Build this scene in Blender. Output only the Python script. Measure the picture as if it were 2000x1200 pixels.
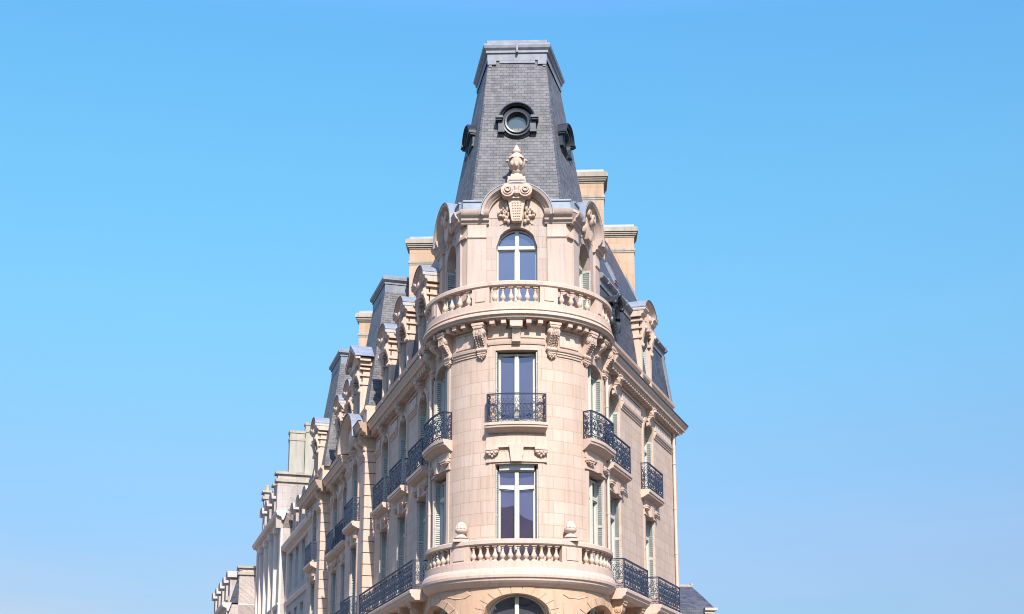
import bpy, math, random
from math import sin, cos, pi, radians, sqrt, atan2
random.seed(7)
sc = bpy.context.scene
for o in list(bpy.data.objects): bpy.data.objects.remove(o)

# ---------------------------------------------------------------- camera
EYE = 1.65
cam_d = bpy.data.cameras.new('camera'); cam = bpy.data.objects.new('camera', cam_d)
sc.collection.objects.link(cam); sc.camera = cam
cam.location = (0, 0, EYE); cam.rotation_euler = (radians(90 + 12.47), 0, 0)
cam_d.sensor_width = 36; cam_d.lens = 47.45; cam_d.shift_y = 0.1585
cam_d.clip_start = 0.5; cam_d.clip_end = 5000
sc.cycles.filter_width = 1.05
sc.render.resolution_x = 1024; sc.render.resolution_y = 614

# ---------------------------------------------------------------- light
SUN_EL, SUN_AZ = radians(41), radians(11)       # azimuth to the right of straight behind the camera
world = bpy.data.worlds.new('World'); sc.world = world; world.use_nodes = True
wn = world.node_tree; wn.nodes.clear()
wout = wn.nodes.new('ShaderNodeOutputWorld'); wbg = wn.nodes.new('ShaderNodeBackground')
sky = wn.nodes.new('ShaderNodeTexSky'); sky.sky_type = 'NISHITA'; sky.sun_disc = False
sky.sun_elevation = SUN_EL; sky.sun_rotation = pi - SUN_AZ
sky.air_density = 1.0; sky.dust_density = 0.6; sky.ozone_density = 1.6
# the air of this sky: a tint that depends on the height above the horizon
wtc = wn.nodes.new('ShaderNodeTexCoord'); wsep = wn.nodes.new('ShaderNodeSeparateXYZ'); wn.links.new(wtc.outputs['Generated'], wsep.inputs[0])
wr = wn.nodes.new('ShaderNodeValToRGB'); els = wr.color_ramp.elements
SK = [(0.0, (0.20, 0.26, 0.34)), (0.109, (0.235, 0.296, 0.363)), (0.148, (0.29, 0.342, 0.396)), (0.229, (0.354, 0.47, 0.49)), (0.315, (0.39, 0.635, 0.62)), (0.413, (0.415, 0.765, 0.75)), (0.51, (0.42, 0.835, 0.89)), (0.62, (1.05, 1.08, 1.5)), (1.0, (1.3, 1.2, 1.9))]
SK = [(p_, tuple(v/2 for v in c_)) for p_, c_ in SK]
for i, (p_, c_) in enumerate(SK):
    e = els[i] if i < 2 else els.new(p_)
    e.position = p_; e.color = c_ + (1,)
for i, (p_, c_) in enumerate(SK): els[i].position = p_; els[i].color = c_ + (1,)
wn.links.new(wsep.outputs[2], wr.inputs[0])
mulc = wn.nodes.new('ShaderNodeVectorMath'); mulc.operation = 'MULTIPLY'
wn.links.new(sky.outputs[0], mulc.inputs[0]); wn.links.new(wr.outputs[0], mulc.inputs[1])
mul2 = wn.nodes.new('ShaderNodeVectorMath'); mul2.operation = 'SCALE'; mul2.inputs['Scale'].default_value = 4.0
wn.links.new(mulc.outputs[0], mul2.inputs[0])
# thin bright haze low in the sky and a slightly more violet right half
wno = wn.nodes.new('ShaderNodeTexNoise'); wno.inputs['Scale'].default_value = 2.2; wno.inputs['Detail'].default_value = 5; wno.inputs['Roughness'].default_value = 0.5
wmp = wn.nodes.new('ShaderNodeMapping'); wmp.inputs['Scale'].default_value = (1, 1, 7); wmp.inputs['Location'].default_value = (0.35, 0.2, 0.1)
wn.links.new(wtc.outputs['Generated'], wmp.inputs[0]); wn.links.new(wmp.outputs[0], wno.inputs['Vector'])
wcr = wn.nodes.new('ShaderNodeMapRange'); wcr.inputs['From Min'].default_value = 0.38; wcr.inputs['From Max'].default_value = 0.70; wn.links.new(wno.outputs['Fac'], wcr.inputs['Value'])
wlo = wn.nodes.new('ShaderNodeMapRange'); wlo.inputs['From Min'].default_value = 0.21; wlo.inputs['From Max'].default_value = 0.10; wn.links.new(wsep.outputs[2], wlo.inputs['Value'])
wlf = wn.nodes.new('ShaderNodeMapRange'); wlf.inputs['From Min'].default_value = 0.05; wlf.inputs['From Max'].default_value = -0.28; wlf.inputs['To Min'].default_value = 0.25; wn.links.new(wsep.outputs[0], wlf.inputs['Value'])
wm1 = wn.nodes.new('ShaderNodeMath'); wm1.operation = 'MULTIPLY'; wn.links.new(wcr.outputs[0], wm1.inputs[0]); wn.links.new(wlo.outputs[0], wm1.inputs[1])
wm2 = wn.nodes.new('ShaderNodeMath'); wm2.operation = 'MULTIPLY'; wn.links.new(wm1.outputs[0], wm2.inputs[0]); wn.links.new(wlf.outputs[0], wm2.inputs[1])
wm3 = wn.nodes.new('ShaderNodeMath'); wm3.operation = 'MULTIPLY'; wm3.inputs[1].default_value = 1.25; wn.links.new(wm2.outputs[0], wm3.inputs[0])
wcl = wn.nodes.new('ShaderNodeMix'); wcl.data_type = 'RGBA'; wcl.inputs[7].default_value = (3.6, 4.15, 5.2, 1)
wn.links.new(wm3.outputs[0], wcl.inputs[0]); wn.links.new(mul2.outputs[0], wcl.inputs[6])
wsd = wn.nodes.new('ShaderNodeMapRange'); wsd.inputs['From Min'].default_value = -0.1; wsd.inputs['From Max'].default_value = 0.35; wn.links.new(wsep.outputs[0], wsd.inputs['Value'])
wtn = wn.nodes.new('ShaderNodeMix'); wtn.data_type = 'RGBA'; wtn.blend_type = 'MULTIPLY'; wtn.inputs[7].default_value = (1.0, 0.965, 0.995, 1)
wn.links.new(wsd.outputs[0], wtn.inputs[0]); wn.links.new(wcl.outputs[2], wtn.inputs[6])
wn.links.new(wtn.outputs[2], wbg.inputs[0]); wbg.inputs[1].default_value = 0.107
wn.links.new(wbg.outputs[0], wout.inputs[0])
sun_d = bpy.data.lights.new('sun', 'SUN'); sun = bpy.data.objects.new('sun', sun_d); sc.collection.objects.link(sun)
sun_d.energy = 5.0; sun_d.angle = radians(0.5); sun_d.color = (1.0, 0.955, 0.9)
sun.rotation_euler = (pi/2 - SUN_EL, 0, SUN_AZ)
vs = sc.view_settings; vs.view_transform = 'Standard'; vs.look = 'None'; vs.exposure = 0.615; vs.gamma = 1

# ---------------------------------------------------------------- materials
def nmat(name, rough=0.8, spec=0.3):
    m = bpy.data.materials.new(name); m.use_nodes = True
    b = m.node_tree.nodes['Principled BSDF']
    b.inputs['Roughness'].default_value = rough; b.inputs['Specular IOR Level'].default_value = spec
    return m, m.node_tree, b
def N(t, typ, **kw):
    n = t.nodes.new(typ)
    for k, v in kw.items(): setattr(n, k, v)
    return n
def noise(t, scale, detail=4, coord='Object', sx=1, sy=1, sz=1, rough=0.55):
    tc = N(t, 'ShaderNodeTexCoord'); mp = N(t, 'ShaderNodeMapping'); mp.inputs['Scale'].default_value = (sx, sy, sz)
    no = N(t, 'ShaderNodeTexNoise'); no.inputs['Scale'].default_value = scale; no.inputs['Detail'].default_value = detail
    no.inputs['Roughness'].default_value = rough
    t.links.new(tc.outputs[coord], mp.inputs[0]); t.links.new(mp.outputs[0], no.inputs['Vector'])
    return no.outputs['Fac']
def ramp(t, fac, stops):
    r = N(t, 'ShaderNodeValToRGB'); e = r.color_ramp.elements
    e[0].position, e[0].color = stops[0][0], stops[0][1] + (1,)
    e[1].position, e[1].color = stops[-1][0], stops[-1][1] + (1,)
    for p, c in stops[1:-1]:
        x = e.new(p); x.color = c + (1,)
    t.links.new(fac, r.inputs[0]); return r.outputs[0]
def mix(t, a, b, fac, mode='MIX'):
    m = N(t, 'ShaderNodeMix', data_type='RGBA', blend_type=mode)
    for sock, v in ((0, fac), (6, a), (7, b)):
        if hasattr(v, 'is_linked') or hasattr(v, 'links'): t.links.new(v, m.inputs[sock])
        else: m.inputs[sock].default_value = v if sock == 0 else tuple(v) + (1,) if len(v) == 3 else v
    return m.outputs[2]
def bump(t, b, h, strength=0.3, dist=0.02):
    bp = N(t, 'ShaderNodeBump'); bp.inputs['Strength'].default_value = strength; bp.inputs['Distance'].default_value = dist
    t.links.new(h, bp.inputs['Height']); t.links.new(bp.outputs[0], b.inputs['Normal'])

def stone_mat(name, base, dark, stain=(0.42, 0.30, 0.2), stain_amt=0.35, bricks=None, bstr=0.25, bscale=60):
    m, t, b = nmat(name, 0.88, 0.2)
    big = noise(t, 0.9, 5); c = ramp(t, big, [(0.3, dark), (0.7, base)])
    fine = noise(t, 22, 4); c = mix(t, c, tuple(x*0.82 for x in base), ramp(t, fine, [(0.45, (0,)*3), (0.75, (0.5,)*3)]))
    st = noise(t, 1.6, 6, sx=1.0, sy=1.0, sz=0.55, rough=0.65)
    c = mix(t, c, stain, ramp(t, st, [(0.56, (0,)*3), (0.78, (stain_amt,)*3)]))
    sk = noise(t, 5.5, 4, sx=1.3, sy=1.3, sz=0.09, rough=0.6); c = mix(t, c, tuple(x*0.80 for x in dark), ramp(t, sk, [(0.50, (0,)*3), (0.72, (0.75,)*3)]))
    hb = noise(t, bscale, 3)
    if bricks:
        w, h, mo = bricks
        br = N(t, 'ShaderNodeTexBrick'); uv = N(t, 'ShaderNodeTexCoord')
        t.links.new(uv.outputs['UV'], br.inputs['Vector'])
        br.offset = 0.5; br.inputs['Scale'].default_value = 1
        br.inputs['Brick Width'].default_value = w; br.inputs['Row Height'].default_value = h
        br.inputs['Mortar Size'].default_value = mo; br.inputs['Mortar Smooth'].default_value = 0.3
        br.inputs['Color1'].default_value = (1, 1, 1, 1); br.inputs['Color2'].default_value = (0.90, 0.875, 0.85, 1)
        br.inputs['Mortar'].default_value = (0.78, 0.69, 0.61, 1)
        c = mix(t, c, br.outputs['Color'], 1.0, 'MULTIPLY')
        mm = N(t, 'ShaderNodeMath', operation='MULTIPLY_ADD'); mm.inputs[1].default_value = -0.7
        t.links.new(br.outputs['Fac'], mm.inputs[0]); t.links.new(hb, mm.inputs[2]); hb = mm.outputs[0]
    t.links.new(c, b.inputs['Base Color']); bump(t, b, hb, bstr, 0.012)
    return m
STB = (0.56, 0.42, 0.326); STD = (0.512, 0.376, 0.283)
M_block = stone_mat('stone_blocks', STB, STD, stain=(0.53, 0.355, 0.235), stain_amt=0.38, bricks=(0.84, 0.415, 0.012))
M_stone = stone_mat('stone_trim', (0.56, 0.418, 0.325), (0.515, 0.368, 0.277), stain=(0.48, 0.31, 0.2), stain_amt=0.3)
M_warm = stone_mat('stone_warm', (0.55, 0.37, 0.245), (0.49, 0.305, 0.19), stain=(0.5, 0.28, 0.13), stain_amt=0.5)
M_white = stone_mat('stone_pale', (0.64, 0.53, 0.47), (0.56, 0.45, 0.38), stain_amt=0.15)
M_trim2 = stone_mat('stone_trim_pale', (0.47, 0.37, 0.30), (0.43, 0.325, 0.26), stain=(0.56, 0.39, 0.27), stain_amt=0.3)
M_rough = stone_mat('stone_rough_panel', (0.6, 0.47, 0.38), (0.55, 0.40, 0.31), bstr=1.0, bscale=14)
M_chim = stone_mat('chimney_render', (0.50, 0.355, 0.245), (0.44, 0.295, 0.19), stain=(0.30, 0.19, 0.12), stain_amt=0.7, bricks=(1.1, 0.5, 0.006))
M_old = stone_mat('weathered_cap', (0.42, 0.36, 0.28), (0.3, 0.25, 0.19), stain=(0.12, 0.1, 0.08), stain_amt=0.8)
M_upper = stone_mat('stone_blocks_pale', (0.455, 0.365, 0.31), (0.415, 0.325, 0.27), stain=(0.47, 0.34, 0.25), stain_amt=0.3, bricks=(0.9, 0.415, 0.009))
M_sheet = stone_mat('weathered_render', (0.39, 0.355, 0.285), (0.32, 0.29, 0.23), stain=(0.28, 0.25, 0.2), stain_amt=0.5)
M_far = stone_mat('pale_render', (0.46, 0.405, 0.365), (0.39, 0.33, 0.29), stain=(0.30, 0.27, 0.27), stain_amt=0.5, bricks=(0.9, 0.45, 0.01))

def slate_mat(name, c1, c2, rough=0.55, spec=0.4):
    m, t, b = nmat(name, rough, spec)
    br = N(t, 'ShaderNodeTexBrick'); uv = N(t, 'ShaderNodeTexCoord'); t.links.new(uv.outputs['UV'], br.inputs['Vector'])
    br.offset = 0.5; br.inputs['Scale'].default_value = 1
    br.inputs['Brick Width'].default_value = 0.225; br.inputs['Row Height'].default_value = 0.115
    br.inputs['Mortar Size'].default_value = 0.006; br.inputs['Mortar Smooth'].default_value = 0.1; br.inputs['Bias'].default_value = 0.0
    br.inputs['Color1'].default_value = c1 + (1,); br.inputs['Color2'].default_value = c2 + (1,)
    br.inputs['Mortar'].default_value = (0.03, 0.032, 0.042, 1)
    st = noise(t, 1.2, 6, sx=1.6, sy=1.6, sz=0.7, rough=0.7)
    c = mix(t, br.outputs['Color'], tuple(x*1.35 for x in c2), ramp(t, st, [(0.46, (0,)*3), (0.72, (0.6,)*3)]))
    dk = noise(t, 3.1, 4, sz=1.4)
    c = mix(t, c, (0.06, 0.06, 0.07), ramp(t, dk, [(0.55, (0,)*3), (0.8, (0.5,)*3)]))
    # each course tilts outward a little: saw-tooth height along v
    sep = N(t, 'ShaderNodeSeparateXYZ'); t.links.new(uv.outputs['UV'], sep.inputs[0])
    dv = N(t, 'ShaderNodeMath', operation='DIVIDE'); dv.inputs[1].default_value = 0.115; t.links.new(sep.outputs[1], dv.inputs[0])
    fr = N(t, 'ShaderNodeMath', operation='FRACT'); t.links.new(dv.outputs[0], fr.inputs[0])
    ad = N(t, 'ShaderNodeMath', operation='MULTIPLY_ADD'); ad.inputs[1].default_value = -0.6
    t.links.new(fr.outputs[0], ad.inputs[0])
    nn = noise(t, 9, 3); t.links.new(nn, ad.inputs[2])
    sb = N(t, 'ShaderNodeMath', operation='SUBTRACT'); t.links.new(ad.outputs[0], sb.inputs[0]); t.links.new(br.outputs['Fac'], sb.inputs[1])
    t.links.new(c, b.inputs['Base Color']); bump(t, b, sb.outputs[0], 0.55, 0.014)
    return m
M_slate = slate_mat('slate', (0.080, 0.074, 0.072), (0.146, 0.138, 0.134), 0.6, 0.26)
M_slate_b = slate_mat('slate_blue', (0.038, 0.041, 0.052), (0.078, 0.081, 0.096), 0.6, 0.2)
def metal_mat(name, c, c2, rough, metallic=0.0, spec=0.5, scale=3):
    m, t, b = nmat(name, rough, spec)
    col = ramp(t, noise(t, scale, 5), [(0.35, c), (0.7, c2)])
    t.links.new(col, b.inputs['Base Color']); b.inputs['Metallic'].default_value = metallic
    bump(t, b, noise(t, 7, 3), 0.12, 0.02); return m
M_zinc = metal_mat('zinc', (0.185, 0.21, 0.24), (0.255, 0.28, 0.31), 0.5, 0.1, 0.3)
M_lead = metal_mat('lead', (0.15, 0.158, 0.178), (0.225, 0.23, 0.245), 0.55, 0.05, 0.3)
M_darklead = metal_mat('dark_metal', (0.022, 0.024, 0.028), (0.05, 0.054, 0.06), 0.4, 0.3)
M_iron = metal_mat('painted_iron', (0.018, 0.028, 0.05), (0.03, 0.045, 0.08), 0.5, 0.0, 0.3, 20)
M_frame = metal_mat('window_paint', (0.49, 0.465, 0.385), (0.53, 0.505, 0.42), 0.55, spec=0.3)
M_shut = metal_mat('shutter_paint', (0.38, 0.38, 0.34), (0.43, 0.43, 0.39), 0.6)
M_pipe = metal_mat('pipe_paint', (0.50, 0.40, 0.32), (0.54, 0.43, 0.35), 0.5)
M_black = metal_mat('dark_gap', (0.012, 0.012, 0.014), (0.02, 0.02, 0.022), 0.9)
M_rust = metal_mat('rusty_flashing', (0.30, 0.10, 0.05), (0.36, 0.15, 0.08), 0.7)
def glass_mat(name, inside, refl, tint):
    m = bpy.data.materials.new(name); m.use_nodes = True; t = m.node_tree; t.nodes.clear()
    o = N(t, 'ShaderNodeOutputMaterial'); g = N(t, 'ShaderNodeBsdfGlossy'); g.inputs['Roughness'].default_value = 0.015
    g.inputs['Color'].default_value = tint + (1,)
    d = N(t, 'ShaderNodeBsdfDiffuse')
    c = ramp(t, noise(t, 0.8, 3), [(0.3, inside), (0.8, tuple(x*1.5 for x in inside))]); t.links.new(c, d.inputs['Color'])
    bp = N(t, 'ShaderNodeBump'); bp.inputs['Strength'].default_value = 0.05; bp.inputs['Distance'].default_value = 0.05
    t.links.new(noise(t, 1.7, 1), bp.inputs['Height']); t.links.new(bp.outputs[0], g.inputs['Normal'])
    oi = N(t, 'ShaderNodeObjectInfo'); fr = N(t, 'ShaderNodeFresnel'); fr.inputs[0].default_value = 1.5
    ma = N(t, 'ShaderNodeMath', operation='ADD'); ma.use_clamp = True; ma.inputs[1].default_value = refl; vr = N(t, 'ShaderNodeMath', operation='MULTIPLY_ADD'); vr.inputs[1].default_value = 0.12; t.links.new(oi.outputs['Random'], vr.inputs[0]); t.links.new(fr.outputs[0], vr.inputs[2]); t.links.new(vr.outputs[0], ma.inputs[0])
    mx = N(t, 'ShaderNodeMixShader'); t.links.new(ma.outputs[0], mx.inputs[0]); t.links.new(d.outputs[0], mx.inputs[1]); t.links.new(g.outputs[0], mx.inputs[2])
    t.links.new(mx.outputs[0], o.inputs[0]); return m
M_glass = glass_mat('window_glass', (0.05, 0.042, 0.062), 0.13, (0.64, 0.54, 0.76))
M_glass2 = glass_mat('dark_glass', (0.05, 0.05, 0.06), 0.12, (0.8, 0.8, 0.85))
M_glass3 = glass_mat('milky_glass', (0.055, 0.055, 0.06), 0.08, (0.6, 0.58, 0.62))
def ground_mat(name, a, b_, s):
    m, t, b = nmat(name, 0.9); t.links.new(ramp(t, noise(t, s, 6), [(0.3, a), (0.7, b_)]), b.inputs['Base Color']); return m
M_asphalt = ground_mat('asphalt', (0.045, 0.045, 0.048), (0.065, 0.063, 0.06), 3)
M_pave = ground_mat('paving', (0.42, 0.35, 0.28), (0.48, 0.41, 0.33), 2)
M_ground = ground_mat('earth', (0.30, 0.24, 0.18), (0.36, 0.29, 0.22), 0.3)
M_paint = ground_mat('road_paint', (0.7, 0.7, 0.68), (0.8, 0.8, 0.78), 4)

# ---------------------------------------------------------------- mesh builder
class MB:
    def __init__(s, F=None): s.v = []; s.uv = []; s.f = []; s.m = []; s.F = F; s.mi = 0; s.sm = []
    def p(s, a, b, c, uv=None):
        s.v.append(s.F(a, b, c) if s.F else (a, b, c))
        s.uv.append(uv if uv else (a - c, b) if s.F else (a + b, c)); return len(s.v) - 1
    def face(s, ids, smooth=False): s.f.append(tuple(ids)); s.m.append(s.mi); s.sm.append(smooth)
    def quad(s, *pts, smooth=False): s.face([s.p(*q) for q in pts], smooth)
    def build(s, name, mats, parent=None):
        me = bpy.data.meshes.new(name); me.from_pydata(s.v, [], s.f)
        if not isinstance(mats, (list, tuple)): mats = [mats]
        for m in mats: me.materials.append(m)
        uvl = me.uv_layers.new(name='UVMap')
        vi = [0]*len(me.loops); me.loops.foreach_get('vertex_index', vi)
        flat = []
        for i in vi: flat += list(s.uv[i])
        uvl.data.foreach_set('uv', flat)
        me.polygons.foreach_set('material_index', s.m); me.polygons.foreach_set('use_smooth', s.sm)
        me.validate(); me.update()
        import bmesh
        bm = bmesh.new(); bm.from_mesh(me); bmesh.ops.remove_doubles(bm, verts=bm.verts, dist=0.0002)
        bmesh.ops.recalc_face_normals(bm, faces=bm.faces); bm.to_mesh(me); bm.free()
        if any(s.sm):
            try: me.set_sharp_from_angle(angle=radians(38))
            except Exception: pass
        o = bpy.data.objects.new(name, me); sc.collection.objects.link(o)
        if parent is not None: o.parent = parent
        return o
def cuts(s0, s1, seg=None):
    if seg is None:
        arc = min(abs(s0), abs(s1)) < S0 or s0*s1 < 0
        n = max(1, int(math.ceil(abs(s1-s0)/0.16))) if arc else 1
    else: n = seg
    return [s0 + (s1-s0)*i/n for i in range(n+1)]
# box / profile in a frame (s along the wall, z up, n outward)
def prof(mb, s0, s1, pr, seg=None, caps=True, closed=True, smooth=False, k0=0.0, k1=0.0):
    """sweep the (n,z) outline pr from s0 to s1; k0/k1 shift the ends by n (mitred returns)"""
    cs = cuts(s0, s1, seg); rows = []
    L = [0.0]
    for i in range(1, len(pr)+1):
        a, b = pr[i-1], pr[i % len(pr)]; L.append(L[-1] + sqrt((a[0]-b[0])**2 + (a[1]-b[1])**2))
    for c in cs:
        f = (c - s0)/(s1 - s0)
        rows.append([mb.p(c - (1-f)*k0*n + f*k1*n, z, n, (c - n, z)) for (n, z) in pr])
    m = len(pr)
    for i in range(len(cs)-1):
        for j in range(m if closed else m-1):
            mb.face((rows[i][j], rows[i+1][j], rows[i+1][(j+1) % m], rows[i][(j+1) % m]), smooth)
    if caps: mb.face(rows[0]); mb.face(rows[-1][::-1])
def box(mb, s0, s1, z0, z1, n0, n1, seg=None): prof(mb, s0, s1, [(n0, z0), (n1, z0), (n1, z1), (n0, z1)], seg)
def poly(mb, pts, n0, n1, smooth=False):
    """outline [(s,z)] extruded n0..n1"""
    a = [mb.p(s, z, n0) for s, z in pts]; b = [mb.p(s, z, n1) for s, z in pts]; m = len(pts)
    mb.face(a[::-1]); mb.face(b)
    for i in range(m): mb.face((a[i], a[(i+1) % m], b[(i+1) % m], b[i]), smooth)
def polys(mb, pts, s0, s1, smooth=False):
    """outline [(n,z)] extruded along s"""
    a = [mb.p(s0, z, n) for n, z in pts]; b = [mb.p(s1, z, n) for n, z in pts]; m = len(pts)
    mb.face(a[::-1]); mb.face(b)
    for i in range(m): mb.face((a[i], a[(i+1) % m], b[(i+1) % m], b[i]), smooth)
def ring(mb, sc_, zc, ri, ro, n0, n1, a0=0, a1=pi, k=20, ez=1.0):
    """annular sector in the wall plane, extruded; ri/ro radii, ez vertical squash"""
    R = []
    for i in range(k+1):
        a = a0 + (a1-a0)*i/k; c, s = cos(a), sin(a)*ez
        R.append([mb.p(sc_ + r*c, zc + r*s, n) for r, n in ((ri, n0), (ro, n0), (ro, n1), (ri, n1))])
    for i in range(k):
        for j in range(4): mb.face((R[i][j], R[i+1][j], R[i+1][(j+1) % 4], R[i][(j+1) % 4]), j in (1, 3))
    if abs(a1-a0) < 2*pi - 0.01: mb.face(R[0]); mb.face(R[-1][::-1])
def ringprof(mb, sc_, zc, pr, a0=0, a1=pi, k=24, ez=1.0):
    """sweep (r,n) outline around an arch"""
    R = []
    for i in range(k+1):
        a = a0 + (a1-a0)*i/k; c, s = cos(a), sin(a)*ez
        R.append([mb.p(sc_ + r*c, zc + r*s, n) for r, n in pr])
    m = len(pr)
    for i in range(k):
        for j in range(m): mb.face((R[i][j], R[i+1][j], R[i+1][(j+1) % m], R[i][(j+1) % m]), False)
    mb.face(R[0]); mb.face(R[-1][::-1])
def lathe(mb, cx, cy, pr, k=16, lobes=0, la=0.0, a0=0, a1=2*pi, xyz=False):
    """profile [(r,z)] about a vertical axis at local x,y (no frame)"""
    F = mb.F; mb.F = None; R = []
    full = abs(a1 - a0 - 2*pi) < 1e-6; kk = k if full else k + 1
    for r, z in pr:
        row = []
        for i in range(kk):
            a = a0 + (a1-a0)*i/k; rr = r*(1 + la*cos(lobes*a)) if lobes else r
            row.append(mb.p(cx + rr*sin(a), cy - rr*cos(a), z, (r*a, z)))
        R.append(row)
    for i in range(len(pr)-1):
        for j in range(k): mb.face((R[i][j], R[i][(j+1) % kk], R[i+1][(j+1) % kk], R[i+1][j]), True)
    if full:
        mb.face(R[0][::-1]); mb.face(R[-1])
    mb.F = F
def blob(mb, s, z, n, rs, rz, rn, k=8, tw=0.0):
    """carved lump in a frame"""
    R = []
    for i in range(1, 5):
        t = pi*i/5; R.append([mb.p(s + rs*sin(t)*cos(2*pi*j/k), z + rz*cos(t), n + rn*sin(t)*sin(2*pi*j/k)) for j in range(k)])
    a = mb.p(s, z + rz, n); b = mb.p(s, z - rz, n)
    for j in range(k):
        mb.face((a, R[0][j], R[0][(j+1) % k]), True); mb.face((b, R[-1][(j+1) % k], R[-1][j]), True)
        for i in range(3): mb.face((R[i][j], R[i+1][j], R[i+1][(j+1) % k], R[i][(j+1) % k]), True)
def ribbon(mb, pts, n, w=0.016, d=0.018):
    """square bar through points of the wall plane at distance n"""
    m = len(pts); R = []
    for i, (s, z) in enumerate(pts):
        a = pts[max(0, i-1)]; b = pts[min(m-1, i+1)]; dx, dz = b[0]-a[0], b[1]-a[1]; l = sqrt(dx*dx+dz*dz) or 1
        px, pz = -dz/l*w/2, dx/l*w/2
        R.append([mb.p(s+px, z+pz, n-d/2), mb.p(s+px, z+pz, n+d/2), mb.p(s-px, z-pz, n+d/2), mb.p(s-px, z-pz, n-d/2)])
    for i in range(m-1):
        for j in range(4): mb.face((R[i][j], R[i+1][j], R[i+1][(j+1) % 4], R[i][(j+1) % 4]))
    mb.face(R[0]); mb.face(R[-1][::-1])
def spiral(cx, cz, r0, r1, a0, a1, k=14):
    return [(cx + (r0+(r1-r0)*i/k)*cos(a0+(a1-a0)*i/k), cz + (r0+(r1-r0)*i/k)*sin(a0+(a1-a0)*i/k)) for i in range(k+1)]
def hbox(mb, x0, x1, y0, y1, z0, z1, tap=0.0):
    F = mb.F; mb.F = None
    P = [(x0, y0, z0), (x1, y0, z0), (x1, y1, z0), (x0, y1, z0)]; Q = [(x0+tap, y0+tap, z1), (x1-tap, y0+tap, z1), (x1-tap, y1-tap, z1), (x0+tap, y1-tap, z1)]
    for i in range(4):
        a, b, c, d = P[i], P[(i+1) % 4], Q[(i+1) % 4], Q[i]
        h = (a[0]*1.0 if i % 2 == 0 else a[1], b[0] if i % 2 == 0 else b[1])
        mb.face([mb.p(*a, (h[0], a[2])), mb.p(*b, (h[1], b[2])), mb.p(*c, (h[1], c[2])), mb.p(*d, (h[0], d[2]))])
    mb.face([mb.p(*q) for q in Q]); mb.face([mb.p(*q) for q in P[::-1]])
    mb.F = F
def tag(o, label=None, cat=None, group=None, kind=None):
    if label: o['label'] = label
    if cat: o['category'] = cat
    if group: o['group'] = group
    if kind: o['kind'] = kind
    return o
def empty(name, loc, rz=0):
    o = bpy.data.objects.new(name, None); sc.collection.objects.link(o); o.location = loc; o.rotation_euler = (0, 0, rz); o.empty_display_size = 0.5; return o

# ---------------------------------------------------------------- the corner building: frames
ROOT = empty('corner_building', (0.24, 47.0, 0), -radians(1.7))
tag(ROOT, 'cream stone corner apartment building with round front tower, stone balustrades and steep slate roof', 'building')
R0 = 2.9; AW = radians(18.3); TA = pi/2 - AW; S0 = R0*TA
def W(s, z, n):
    """s along the whole street front: the round tower between -S0 and S0, flat fronts beyond"""
    if abs(s) <= S0:
        th = s/R0; return ((R0+n)*sin(th), -(R0+n)*cos(th), z)
    g = 1 if s > 0 else -1; q = abs(s) - S0
    return (g*(cos(AW)*(R0+n) + sin(AW)*q), -sin(AW)*(R0+n) + cos(AW)*q, z)
def planar(ox, oy, dx, dy, nx, ny):
    return lambda s, z, n: (ox + dx*s + nx*n, oy + dy*s + ny*n, z)
def sideframe(g, R, s0=0.0):
    """flat frame parallel to the street front g (+1 right, -1 left), R from the axis; s grows to the right as seen from the street"""
    nx, ny = g*cos(AW), -sin(AW); dx, dy = g*sin(AW), cos(AW)
    return planar(nx*R + dx*s0, ny*R + dy*s0, dx*g, dy*g, nx, ny)

def wall(mb, s0, s1, z0, z1, n, ops, depth=0.35, step=0.2):
    """wall sheet with openings (sc, w, zb, zt, arch_rise); reveals included"""
    xs = {s0, s1}
    for o in ops:
        k = 10 if o[4] else 2
        for i in range(k+1): xs.add(o[0]-o[1]/2 + o[1]*i/k)
    xs = sorted(xs); full = [xs[0]]
    for x in xs[1:]:
        a = full[-1]
        arc = min(abs(a), abs(x)) < S0 + 0.01 or a*x < 0
        k = max(1, int(math.ceil((x-a)/step))) if arc else 1
        for i in range(1, k+1): full.append(a + (x-a)*i/k)
    def top(o, x):
        if not o[4]: return o[3]
        t = min(1, abs(x-o[0])/(o[1]/2)); return o[3] - o[4] + o[4]*sqrt(max(0, 1-t*t))
    for a, b in zip(full[:-1], full[1:]):
        if b - a < 1e-6: continue
        mid = (a+b)/2; inn = sorted([o for o in ops if abs(mid-o[0]) < o[1]/2], key=lambda o: o[2])
        za = zb = z0
        for o in inn:
            mb.quad((a, za, n), (b, zb, n), (b, o[2], n), (a, o[2], n))
            ta, tb = top(o, a), top(o, b)
            mb.quad((a, o[2], n), (b, o[2], n), (b, o[2], n-depth), (a, o[2], n-depth))
            mb.quad((a, ta, n), (b, tb, n), (b, tb, n-depth), (a, ta, n-depth))
            za, zb = ta, tb
        mb.quad((a, za, n), (b, zb, n), (b, z1, n), (a, z1, n))
    for o in ops:
        for e in (-1, 1):
            x = o[0] + e*o[1]/2; t = top(o, x)
            mb.quad((x, o[2], n), (x, t, n), (x, t, n-depth), (x, o[2], n-depth))

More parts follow.
